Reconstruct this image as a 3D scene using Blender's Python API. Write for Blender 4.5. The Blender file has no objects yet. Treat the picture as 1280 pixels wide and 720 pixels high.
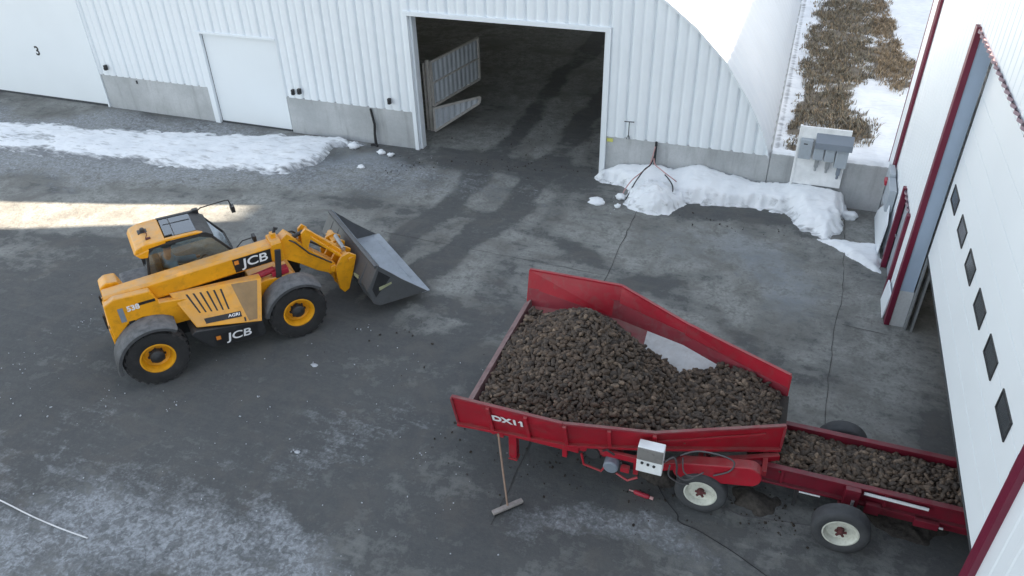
import bpy, bmesh, math, random
import numpy as np
from mathutils import Vector, Matrix
random.seed(11)
rng = np.random.default_rng(11)
SC = bpy.context.scene
COL = SC.collection
R_ = math.radians

# ------------------------------------------------------------------ helpers
def tag(o, label=None, cat=None, group=None, kind=None):
    if label: o['label'] = label
    if cat: o['category'] = cat
    if group: o['group'] = group
    if kind: o['kind'] = kind
    return o

def empty(name, label, cat, loc=(0, 0, 0), rz=0.0, group=None):
    o = bpy.data.objects.new(name, None)
    COL.objects.link(o)
    o.location = loc
    o.rotation_euler = (0, 0, rz)
    o.empty_display_size = 0.2
    return tag(o, label, cat, group)

class MB:
    """collects shapes, then links them as ONE mesh object"""
    def __init__(self):
        self.v, self.f, self.mi = [], [], []
        self.cur = 0
    def add(self, vs, fs):
        n = len(self.v)
        self.v += [tuple(map(float, p)) for p in vs]
        self.f += [tuple(n + i for i in f) for f in fs]
        self.mi += [self.cur] * len(fs)
        return self
    def box(self, c, s, rot=None):
        hx, hy, hz = s[0] / 2, s[1] / 2, s[2] / 2
        vs = [Vector((x * hx, y * hy, z * hz)) for x in (-1, 1) for y in (-1, 1) for z in (-1, 1)]
        if rot is not None: vs = [rot @ p for p in vs]
        vs = [p + Vector(c) for p in vs]
        return self.add(vs, [(0, 1, 3, 2), (4, 6, 7, 5), (0, 4, 5, 1), (2, 3, 7, 6), (0, 2, 6, 4), (1, 5, 7, 3)])
    def bb(self, x0, x1, y0, y1, z0, z1):
        return self.box(((x0 + x1) / 2, (y0 + y1) / 2, (z0 + z1) / 2), (x1 - x0, y1 - y0, z1 - z0))
    def bar(self, a, b, w, h, up=(0, 0, 1)):
        a, b = Vector(a), Vector(b)
        d = (b - a)
        L = d.length
        d.normalize()
        u = Vector(up)
        s = d.cross(u)
        if s.length < 1e-4: s = d.cross(Vector((0, 1, 0)))
        s.normalize()
        u = s.cross(d)
        vs = [p + s * (i * w / 2) + u * (j * h / 2) for p in (a, b) for i, j in ((-1, -1), (1, -1), (1, 1), (-1, 1))]
        return self.add(vs, [(3, 2, 1, 0), (4, 5, 6, 7), (0, 1, 5, 4), (1, 2, 6, 5), (2, 3, 7, 6), (3, 0, 4, 7)])
    def prism(self, pts, a, b, plane='xz'):
        """polygon pts extruded between a and b along the third axis"""
        m = {'xz': lambda p, t: (p[0], t, p[1]), 'yz': lambda p, t: (t, p[0], p[1]), 'xy': lambda p, t: (p[0], p[1], t)}[plane]
        n = len(pts)
        vs = [m(p, a) for p in pts] + [m(p, b) for p in pts]
        fs = [tuple(range(n))[::-1], tuple(range(n, 2 * n))] + [(i, (i + 1) % n, n + (i + 1) % n, n + i) for i in range(n)]
        return self.add(vs, fs)
    def hexa(self, q0, q1):
        """solid between two quads (4 points each)"""
        return self.add(list(q0) + list(q1), [(3, 2, 1, 0), (4, 5, 6, 7), (0, 1, 5, 4), (1, 2, 6, 5), (2, 3, 7, 6), (3, 0, 4, 7)])
    def plate(self, pts, n):
        """planar polygon with thickness vector n"""
        k = len(pts)
        n = Vector(n)
        vs = [Vector(p) for p in pts] + [Vector(p) + n for p in pts]
        fs = [tuple(range(k))[::-1], tuple(range(k, 2 * k))] + [(i, (i + 1) % k, k + (i + 1) % k, k + i) for i in range(k)]
        return self.add(vs, fs)
    def tube(self, pts, r, n=8, caps=True):
        pts = [Vector(p) for p in pts]
        rs = r if isinstance(r, (list, tuple)) else [r] * len(pts)
        vs, fs = [], []
        prev = None
        for i, p in enumerate(pts):
            d = (pts[min(i + 1, len(pts) - 1)] - pts[max(i - 1, 0)]).normalized()
            if prev is None:
                s = d.cross(Vector((0, 0, 1)))
                if s.length < 1e-3: s = d.cross(Vector((1, 0, 0)))
            else:
                s = prev - d * prev.dot(d)
            s.normalize()
            prev = s
            u = s.cross(d)
            for k in range(n):
                t = 2 * math.pi * k / n
                vs.append(p + (s * math.cos(t) + u * math.sin(t)) * rs[i])
        for i in range(len(pts) - 1):
            for k in range(n):
                fs.append((i * n + k, i * n + (k + 1) % n, (i + 1) * n + (k + 1) % n, (i + 1) * n + k))
        if caps:
            fs.append(tuple(range(n))[::-1])
            fs.append(tuple((len(pts) - 1) * n + k for k in range(n)))
        return self.add(vs, fs)
    def lathe(self, prof, c=(0, 0, 0), axis='y', n=40, closed=False):
        """prof = [(t along axis, radius)]"""
        vs, fs = [], []
        for (t, r) in prof:
            for k in range(n):
                a = 2 * math.pi * k / n
                x, y = r * math.cos(a), r * math.sin(a)
                p = {'y': (x, t, y), 'x': (t, x, y), 'z': (x, y, t)}[axis]
                vs.append((p[0] + c[0], p[1] + c[1], p[2] + c[2]))
        m = len(prof)
        for i in range(m - 1 + (1 if closed else 0)):
            j = (i + 1) % m
            for k in range(n):
                fs.append((i * n + k, i * n + (k + 1) % n, j * n + (k + 1) % n, j * n + k))
        if not closed:
            fs.append(tuple(range(n))[::-1])
            fs.append(tuple((m - 1) * n + k for k in range(n)))
        return self.add(vs, fs)
    def build(self, name, mats, parent=None, bevel=0.0, smooth=False, seg=2):
        me = bpy.data.meshes.new(name)
        me.from_pydata(self.v, [], self.f)
        if not isinstance(mats, (list, tuple)): mats = [mats]
        for m in mats: me.materials.append(m)
        me.polygons.foreach_set('material_index', self.mi)
        bm = bmesh.new()
        bm.from_mesh(me)
        bmesh.ops.recalc_face_normals(bm, faces=bm.faces)
        bm.to_mesh(me)
        bm.free()
        if smooth: me.polygons.foreach_set('use_smooth', [True] * len(me.polygons))
        me.update()
        o = bpy.data.objects.new(name, me)
        COL.objects.link(o)
        if parent is not None: o.parent = parent
        if bevel > 0:
            b = o.modifiers.new('bevel', 'BEVEL')
            b.width = bevel
            b.segments = seg
            b.limit_method = 'ANGLE'
            b.angle_limit = R_(35)
            b.harden_normals = False
        return o

def auto_smooth(o, ang=35):
    me = o.data
    bm = bmesh.new()
    bm.from_mesh(me)
    for f in bm.faces: f.smooth = True
    for e in bm.edges:
        if len(e.link_faces) == 2 and e.calc_face_angle(0) > R_(ang): e.smooth = False
    bm.to_mesh(me)
    bm.free()
    return o

def text_obj(name, body, mat, parent, mtx, size=0.3, bold=0.0, sx=1.0, shear=0.0, depth=0.004, spacing=1.0):
    cu = bpy.data.curves.new(name + '_curve', 'FONT')
    cu.body = body
    cu.size = size
    cu.offset = bold
    cu.shear = shear
    cu.extrude = depth
    cu.space_character = spacing
    cu.align_x = 'CENTER'
    cu.align_y = 'CENTER'
    tmp = bpy.data.objects.new(name + '_tmp', cu)
    COL.objects.link(tmp)
    dg = bpy.context.evaluated_depsgraph_get()
    me = bpy.data.meshes.new_from_object(tmp.evaluated_get(dg))
    bpy.data.objects.remove(tmp)
    me.name = name
    me.transform(Matrix.Diagonal((sx, 1, 1, 1)))
    me.transform(mtx)
    me.materials.clear()
    me.materials.append(mat)
    o = bpy.data.objects.new(name, me)
    COL.objects.link(o)
    if parent is not None: o.parent = parent
    return o

def frame(origin, xdir, ydir):
    x = Vector(xdir).normalized()
    y = Vector(ydir)
    y = (y - x * y.dot(x)).normalized()
    z = x.cross(y)
    m = Matrix(((x[0], y[0], z[0], origin[0]), (x[1], y[1], z[1], origin[1]), (x[2], y[2], z[2], origin[2]), (0, 0, 0, 1)))
    return m

# value noise in numpy -------------------------------------------------------
_T = rng.random((256, 256))
def vnoise(x, y):
    xi, yi = np.floor(x).astype(int), np.floor(y).astype(int)
    fx, fy = x - xi, y - yi
    fx, fy = fx * fx * (3 - 2 * fx), fy * fy * (3 - 2 * fy)
    g = lambda i, j: _T[i % 256, j % 256]
    return (g(xi, yi) * (1 - fx) + g(xi + 1, yi) * fx) * (1 - fy) + (g(xi, yi + 1) * (1 - fx) + g(xi + 1, yi + 1) * fx) * fy
def fbm(x, y, s=1.0, o=4, seed=0):
    t, a, n = 0, 1.0, 0
    for k in range(o):
        t = t + a * vnoise(x * s * 2 ** k + 17.3 * k + seed * 31.7, y * s * 2 ** k + 9.1 * k + seed * 11.9)
        n += a
        a *= 0.5
    return t / n
def sstep(a, b, x):
    t = np.clip((x - a) / (b - a), 0, 1)
    return t * t * (3 - 2 * t)
def segdist(x, y, pts):
    d = np.full(np.shape(x), 1e9)
    for (ax, ay), (bx, by) in zip(pts[:-1], pts[1:]):
        dx, dy = bx - ax, by - ay
        t = np.clip(((x - ax) * dx + (y - ay) * dy) / (dx * dx + dy * dy), 0, 1)
        d = np.minimum(d, np.hypot(x - ax - t * dx, y - ay - t * dy))
    return d
def polysd(x, y, pts):
    """signed distance, positive inside"""
    d = segdist(x, y, pts + [pts[0]])
    ins = np.zeros(np.shape(x), bool)
    n = len(pts)
    for i in range(n):
        (ax, ay), (bx, by) = pts[i], pts[(i + 1) % n]
        c = ((ay > y) != (by > y))
        xx = (bx - ax) * (y - ay) / (by - ay + 1e-12) + ax
        ins ^= c & (x < xx)
    return np.where(ins, d, -d)

def grid_mesh(name, xs, ys, zfun, mat, keep=None, attr=None, smooth=True):
    X, Y = np.meshgrid(xs, ys, indexing='xy')
    Zv = zfun(X, Y)
    nx, ny = len(xs), len(ys)
    co = np.stack([X, Y, Zv], -1).reshape(-1, 3).astype(np.float32)
    idx = np.arange(nx * ny).reshape(ny, nx)
    q = np.stack([idx[:-1, :-1], idx[:-1, 1:], idx[1:, 1:], idx[1:, :-1]], -1).reshape(-1, 4)
    if keep is not None:
        k = keep(X, Y, Zv).reshape(-1)
        q = q[k[q].any(1)]
        used = np.unique(q)
        rem = np.full(nx * ny, -1)
        rem[used] = np.arange(len(used))
        co = co[used]
        q = rem[q]
    me = bpy.data.meshes.new(name)
    me.vertices.add(len(co))
    me.vertices.foreach_set('co', co.ravel())
    me.loops.add(len(q) * 4)
    me.loops.foreach_set('vertex_index', q.ravel().astype(np.int32))
    me.polygons.add(len(q))
    me.polygons.foreach_set('loop_start', np.arange(0, len(q) * 4, 4, dtype=np.int32))
    me.polygons.foreach_set('loop_total', np.full(len(q), 4, dtype=np.int32))
    me.polygons.foreach_set('use_smooth', np.full(len(q), smooth))
    me.materials.append(mat)
    me.update(calc_edges=True)
    if attr is not None:
        a = me.color_attributes.new('mask', 'FLOAT_COLOR', 'POINT')
        cc = attr(X, Y)
        cc = np.concatenate([cc.reshape(-1, 3), np.ones((nx * ny, 1))], 1).astype(np.float32)
        if keep is not None: cc = cc[used]
        a.data.foreach_set('color', cc.ravel())
    o = bpy.data.objects.new(name, me)
    COL.objects.link(o)
    return o

# ------------------------------------------------------------------ materials
def new_mat(name):
    m = bpy.data.materials.new(name)
    m.use_nodes = True
    nt = m.node_tree
    return m, nt, nt.nodes['Principled BSDF']
def N(nt, t, **kw):
    n = nt.nodes.new(t)
    for k, v in kw.items():
        if hasattr(n, k): setattr(n, k, v)
        else: n.inputs[k].default_value = v
    return n
def noise(nt, scale, detail=4, rough=0.55, vec=None, dist=0.0):
    n = N(nt, 'ShaderNodeTexNoise')
    n.inputs['Scale'].default_value = scale
    n.inputs['Detail'].default_value = detail
    n.inputs['Roughness'].default_value = rough
    n.inputs['Distortion'].default_value = dist
    if vec is not None: nt.links.new(vec, n.inputs['Vector'])
    return n
def ramp(nt, src, p0, p1, c0=(0, 0, 0, 1), c1=(1, 1, 1, 1)):
    r = N(nt, 'ShaderNodeValToRGB')
    r.color_ramp.elements[0].position = p0
    r.color_ramp.elements[1].position = p1
    r.color_ramp.elements[0].color = c0
    r.color_ramp.elements[1].color = c1
    nt.links.new(src, r.inputs[0])
    return r
def mixc(nt, fac, a, b, mode='MIX'):
    n = N(nt, 'ShaderNodeMix', data_type='RGBA', blend_type=mode)
    for s, i in ((fac, 0), (a, 6), (b, 7)):
        if hasattr(s, 'is_linked') or isinstance(s, bpy.types.NodeSocket): nt.links.new(s, n.inputs[i])
        else: n.inputs[i].default_value = s if i == 0 else (*s[:3], 1)
    return n.outputs[2]
def mathn(nt, op, a, b=0.0):
    n = N(nt, 'ShaderNodeMath', operation=op)
    for s, i in ((a, 0), (b, 1)):
        if isinstance(s, bpy.types.NodeSocket): nt.links.new(s, n.inputs[i])
        else: n.inputs[i].default_value = s
    return n.outputs[0]
def bump(nt, h, strength=0.3, dist=0.01):
    b = N(nt, 'ShaderNodeBump')
    b.inputs['Strength'].default_value = strength
    b.inputs['Distance'].default_value = dist
    nt.links.new(h, b.inputs['Height'])
    return b.outputs[0]
def objc(nt):
    return N(nt, 'ShaderNodeTexCoord').outputs['Object']

def worn(name, col, rough=0.5, metal=0.0, var=0.12, scale=3.0, dust=0.0, dust_col=(0.30, 0.24, 0.19), grime=0.0,
         grime_col=(0.05, 0.045, 0.04), bmp=0.0, bscale=40, coat=0.0):
    """paint / metal / plastic with uneven tone, dust settled on upward faces, scattered grime"""
    m, nt, b = new_mat(name)
    oc = objc(nt)
    n1 = noise(nt, scale, 5, 0.6, oc)
    lo = tuple(c * (1 - var) for c in col)
    hi = tuple(min(1, c * (1 + var)) for c in col)
    c = mixc(nt, ramp(nt, n1.outputs[0], 0.3, 0.7).outputs[0], lo, hi)
    if grime > 0:
        n2 = noise(nt, scale * 2.7, 8, 0.7, oc, 0.3)
        g = ramp(nt, n2.outputs[0], 0.50, 0.72).outputs[0]
        c = mixc(nt, mathn(nt, 'MULTIPLY', g, grime), c, grime_col)
    if dust > 0:
        geo = N(nt, 'ShaderNodeNewGeometry')
        sep = N(nt, 'ShaderNodeSeparateXYZ')
        nt.links.new(geo.outputs['Normal'], sep.inputs[0])
        up = ramp(nt, sep.outputs[2], 0.25, 0.95).outputs[0]
        n3 = noise(nt, scale * 1.7, 6, 0.65, oc)
        k = mathn(nt, 'MULTIPLY', up, ramp(nt, n3.outputs[0], 0.25, 0.62).outputs[0])
        c = mixc(nt, mathn(nt, 'MULTIPLY', k, dust), c, dust_col)
    nt.links.new(c, b.inputs['Base Color'])
    b.inputs['Metallic'].default_value = metal
    n4 = noise(nt, scale * 4, 4, 0.6, oc)
    r = N(nt, 'ShaderNodeMapRange')
    r.inputs[3].default_value = max(0.05, rough - 0.12)
    r.inputs[4].default_value = min(1, rough + 0.15)
    nt.links.new(n4.outputs[0], r.inputs[0])
    nt.links.new(r.outputs[0], b.inputs['Roughness'])
    b.inputs['Coat Weight'].default_value = coat
    if bmp > 0:
        n5 = noise(nt, bscale, 5, 0.6, oc)
        nt.links.new(bump(nt, n5.outputs[0], bmp, 0.01), b.inputs['Normal'])
    return m

M = {}
M['yellow'] = worn('yellow_paint', (0.80, 0.345, 0.006), 0.42, dust=0.62, dust_col=(0.50, 0.37, 0.24), grime=0.45, grime_col=(0.30, 0.13, 0.02), var=0.10, scale=2.2)
M['yellow_rim'] = worn('yellow_rim_paint', (0.80, 0.36, 0.008), 0.5, grime=0.25, grime_col=(0.2, 0.1, 0.02), scale=5)
M['black_plastic'] = worn('black_plastic', (0.022, 0.023, 0.025), 0.55, dust=0.4, dust_col=(0.13, 0.125, 0.12), grime=0.3, grime_col=(0.06, 0.06, 0.06))
M['fender'] = worn('fender_plastic', (0.06, 0.062, 0.066), 0.7, dust=0.85, dust_col=(0.19, 0.195, 0.20), grime=0.5, grime_col=(0.12, 0.12, 0.115), scale=4)
M['dark_metal'] = worn('dark_metal', (0.03, 0.03, 0.032), 0.6, dust=0.35, dust_col=(0.12, 0.11, 0.10))
M['tyre'] = worn('tyre_rubber', (0.022, 0.022, 0.023), 0.8, var=0.3, dust=0.25, dust_col=(0.09, 0.085, 0.08), grime=0.4, grime_col=(0.05, 0.047, 0.043), scale=5, bmp=0.3, bscale=30)
M['tyre_old'] = worn('old_tyre_rubber', (0.05, 0.052, 0.056), 0.8, var=0.2, grime=0.4, grime_col=(0.085, 0.085, 0.085), scale=6, bmp=0.25, bscale=30)
M['bucket'] = worn('bucket_paint', (0.11, 0.115, 0.12), 0.5, metal=0.2, dust=0.35, dust_col=(0.17, 0.165, 0.16), grime=0.35, grime_col=(0.05, 0.047, 0.045), scale=2)
M['bucket_worn'] = worn('scoured_steel', (0.36, 0.40, 0.45), 0.5, metal=0.25, var=0.15, grime=0.25, grime_col=(0.12, 0.115, 0.11), scale=2.5)
M['red'] = worn('red_paint', (0.37, 0.010, 0.024), 0.42, var=0.14, grime=0.55, grime_col=(0.20, 0.07, 0.065), dust=0.5, dust_col=(0.26, 0.15, 0.13), scale=1.8)
M['red_dusty'] = worn('red_paint_dusty', (0.25, 0.022, 0.034), 0.6, var=0.2, grime=0.55, grime_col=(0.20, 0.11, 0.10), dust=0.7, dust_col=(0.22, 0.15, 0.13), scale=1.6)
M['maroon'] = worn('maroon_paint', (0.17, 0.008, 0.022), 0.5, var=0.2, grime=0.45, grime_col=(0.07, 0.03, 0.035), dust=0.45, dust_col=(0.16, 0.09, 0.09), scale=2.5)
M['trim_red'] = worn('burgundy_trim', (0.135, 0.008, 0.030), 0.45, var=0.08, scale=2)
M['white_rim'] = worn('cream_rim_paint', (0.62, 0.63, 0.55), 0.5, grime=0.45, grime_col=(0.25, 0.2, 0.15), scale=8)
M['rust'] = worn('rusty_hub', (0.10, 0.03, 0.03), 0.8, var=0.3, scale=9)
M['white_box'] = worn('white_enamel', (0.80, 0.81, 0.81), 0.4, grime=0.12, grime_col=(0.4, 0.38, 0.35), scale=3)
M['grey_box'] = worn('grey_enamel', (0.36, 0.40, 0.44), 0.45, grime=0.15, scale=3, var=0.06)
M['grey_dark'] = worn('dark_grey_enamel', (0.20, 0.23, 0.27), 0.5, var=0.06)
M['white_liner'] = worn('white_liner', (0.58, 0.60, 0.60), 0.55, grime=0.35, grime_col=(0.30, 0.26, 0.23), dust=0.3, dust_col=(0.4, 0.36, 0.33), scale=4)
M['wood_lip'] = worn('scuffed_lip', (0.16, 0.085, 0.085), 0.8, var=0.3, grime=0.5, grime_col=(0.06, 0.045, 0.045), dust=0.6, dust_col=(0.30, 0.23, 0.22), scale=5)
M['handle_wood'] = worn('handle_wood', (0.28, 0.19, 0.14), 0.7, var=0.2, scale=8)
M['broom_head'] = worn('broom_block', (0.33, 0.30, 0.28), 0.8, var=0.2, scale=10)
M['belt'] = worn('belt_rubber', (0.03, 0.028, 0.027), 0.8, grime=0.5, grime_col=(0.06, 0.05, 0.04))
M['white_metal'] = worn('white_sheet_metal', (0.77, 0.81, 0.84), 0.5, var=0.02, grime=0.05, grime_col=(0.5, 0.5, 0.48), scale=0.8)
M['white_roof'] = worn('galvanised_white_roof', (0.52, 0.55, 0.58), 0.5, var=0.04, scale=0.6)
M['wall_white'] = worn('building_white', (0.76, 0.80, 0.83), 0.45, var=0.02, scale=0.7)
M['door_white'] = worn('door_white', (0.76, 0.80, 0.825), 0.5, var=0.02, scale=0.5)
M['jamb_grey'] = worn('jamb_grey', (0.33, 0.41, 0.52), 0.5, var=0.05, grime=0.15, grime_col=(0.3, 0.32, 0.34), scale=1.2)
M['mauve'] = worn('soffit_mauve', (0.30, 0.22, 0.25), 0.6, var=0.05)
M['dark_lining'] = worn('dark_lining', (0.05, 0.05, 0.05), 0.9)
M['seal'] = worn('door_seal', (0.05, 0.055, 0.06), 0.7)
M['pane'] = worn('dark_pane', (0.045, 0.05, 0.055), 0.15, var=0.1)
M['black'] = worn('matt_black', (0.012, 0.012, 0.013), 0.6)
M['interior'] = worn('shed_lining', (0.22, 0.22, 0.22), 0.9, var=0.15)
M['cable'] = worn('black_cable', (0.012, 0.012, 0.014), 0.6)
M['hose_pink'] = worn('faded_red_hose', (0.48, 0.27, 0.26), 0.6)
M['rope'] = worn('white_rope', (0.7, 0.7, 0.7), 0.8)
M['smoky'] = worn('smoky_cover', (0.22, 0.21, 0.20), 0.3, grime=0.3)
M['steel'] = worn('grey_steel', (0.35, 0.36, 0.37), 0.45, metal=0.6)
M['lamp_white'] = worn('white_tube', (0.85, 0.87, 0.88), 0.35, var=0.02)
M['decal_white'] = worn('decal_white', (0.80, 0.80, 0.80), 0.5, var=0.03)
M['decal_black'] = worn('decal_black', (0.015, 0.015, 0.016), 0.45)
M['decal_orange'] = worn('decal_orange', (0.75, 0.25, 0.03), 0.5)
M['seat'] = worn('seat_fabric', (0.05, 0.055, 0.06), 0.9)
M['jacket'] = worn('blue_jacket', (0.16, 0.30, 0.42), 0.85)
M['skin'] = worn('skin', (0.35, 0.20, 0.14), 0.6)
M['cap'] = worn('dark_cap', (0.02, 0.025, 0.025), 0.85)
M['tag_yellow'] = worn('yellow_tag', (0.62, 0.62, 0.16), 0.6)
M['sticker'] = worn('faded_sticker', (0.36, 0.37, 0.22), 0.7, grime=0.3)
M['red_small'] = worn('red_plastic', (0.35, 0.02, 0.04), 0.4)
M['galv'] = worn('galvanised', (0.42, 0.44, 0.45), 0.4, metal=0.7, var=0.15, scale=6)

def glass_mat(name, tint=(0.42, 0.48, 0.48), refl=0.12):
    m, nt, b = new_mat(name)
    out = nt.nodes['Material Output']
    nt.nodes.remove(b)
    t = N(nt, 'ShaderNodeBsdfTransparent')
    t.inputs[0].default_value = (*tint, 1)
    g = N(nt, 'ShaderNodeBsdfGlossy')
    g.inputs['Roughness'].default_value = 0.05
    g.inputs['Color'].default_value = (0.9, 0.95, 1, 1)
    f = N(nt, 'ShaderNodeFresnel')
    f.inputs[0].default_value = 1.5
    k = mathn(nt, 'ADD', f.outputs[0], refl)
    mx = N(nt, 'ShaderNodeMixShader')
    nt.links.new(k, mx.inputs[0])
    nt.links.new(t.outputs[0], mx.inputs[1])
    nt.links.new(g.outputs[0], mx.inputs[2])
    nt.links.new(mx.outputs[0], out.inputs['Surface'])
    return m
M['cab_glass'] = glass_mat('cab_glass', (0.74, 0.80, 0.79), 0.10)
M['roof_glass'] = glass_mat('roof_glass', (0.35, 0.38, 0.40), 0.16)

# concrete for low walls
def concrete_mat():
    m, nt, b = new_mat('cast_concrete')
    oc = objc(nt)
    n1 = noise(nt, 0.9, 6, 0.6, oc)
    mp = N(nt, 'ShaderNodeMapping')
    mp.inputs['Scale'].default_value = (2.2, 2.2, 0.25)
    nt.links.new(oc, mp.inputs[0])
    n2 = noise(nt, 1.6, 6, 0.65, mp.outputs[0])
    n3 = noise(nt, 22, 6, 0.6, oc)
    c = mixc(nt, ramp(nt, n1.outputs[0], 0.3, 0.7).outputs[0], (0.36, 0.375, 0.38), (0.52, 0.535, 0.54))
    c = mixc(nt, mathn(nt, 'MULTIPLY', ramp(nt, n2.outputs[0], 0.52, 0.75).outputs[0], 0.6), c, (0.22, 0.225, 0.225))
    c = mixc(nt, mathn(nt, 'MULTIPLY', ramp(nt, n3.outputs[0], 0.45, 0.8).outputs[0], 0.35), c, (0.28, 0.28, 0.28))
    nt.links.new(c, b.inputs['Base Color'])
    b.inputs['Roughness'].default_value = 0.85
    nt.links.new(bump(nt, n3.outputs[0], 0.35, 0.01), b.inputs['Normal'])
    return m
M['concrete'] = concrete_mat()

def snow_mat(name, dirt=0.35):
    m, nt, b = new_mat(name)
    oc = objc(nt)
    n1 = noise(nt, 1.3, 8, 0.65, oc, 0.4)
    n2 = noise(nt, 14, 8, 0.7, oc)
    n3 = noise(nt, 45, 6, 0.7, oc)
    mps = N(nt, 'ShaderNodeMapping')
    mps.inputs['Scale'].default_value = (0.5, 1.8, 1)
    mps.inputs['Rotation'].default_value = (0, 0, R_(-12))
    nt.links.new(oc, mps.inputs[0])
    n4 = noise(nt, 4.5, 7, 0.6, mps.outputs[0], 0.4)
    at = N(nt, 'ShaderNodeVertexColor', layer_name='mask')
    sp = N(nt, 'ShaderNodeSeparateColor')
    nt.links.new(at.outputs[0], sp.inputs[0])
    c = mixc(nt, ramp(nt, n1.outputs[0], 0.40, 0.70).outputs[0], (0.86, 0.88, 0.90), (0.74, 0.77, 0.80))
    k = mathn(nt, 'MULTIPLY', ramp(nt, n4.outputs[0], 0.52, 0.74).outputs[0], dirt)
    c = mixc(nt, k, c, (0.33, 0.32, 0.31))
    # R channel of the mask = traffic dirt / thin slush
    kk = mathn(nt, 'ADD', sp.outputs[0], mathn(nt, 'MULTIPLY', mathn(nt, 'SUBTRACT', n4.outputs[0], 0.5), 1.2))
    c = mixc(nt, ramp(nt, kk, 0.35, 0.75).outputs[0], c, (0.20, 0.21, 0.22))
    # G channel = matted dead grass and soil showing through
    gg_ = mathn(nt, 'ADD', sp.outputs[1], mathn(nt, 'MULTIPLY', mathn(nt, 'SUBTRACT', n2.outputs[0], 0.5), 1.3))
    soil = mixc(nt, ramp(nt, n3.outputs[0], 0.35, 0.65).outputs[0], (0.13, 0.11, 0.085), (0.25, 0.21, 0.155))
    c = mixc(nt, ramp(nt, gg_, 0.38, 0.62).outputs[0], c, soil)
    nt.links.new(c, b.inputs['Base Color'])
    b.inputs['Roughness'].default_value = 0.75
    b.inputs['Subsurface Weight'].default_value = 0.0
    h = mathn(nt, 'ADD', mathn(nt, 'MULTIPLY', n2.outputs[0], 1.0), mathn(nt, 'MULTIPLY', n3.outputs[0], 0.5))
    nt.links.new(bump(nt, h, 0.4, 0.03), b.inputs['Normal'])
    return m
M['snow'] = snow_mat('snow', 0.25)
M['snow_dirty'] = snow_mat('trodden_snow', 0.6)

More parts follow.
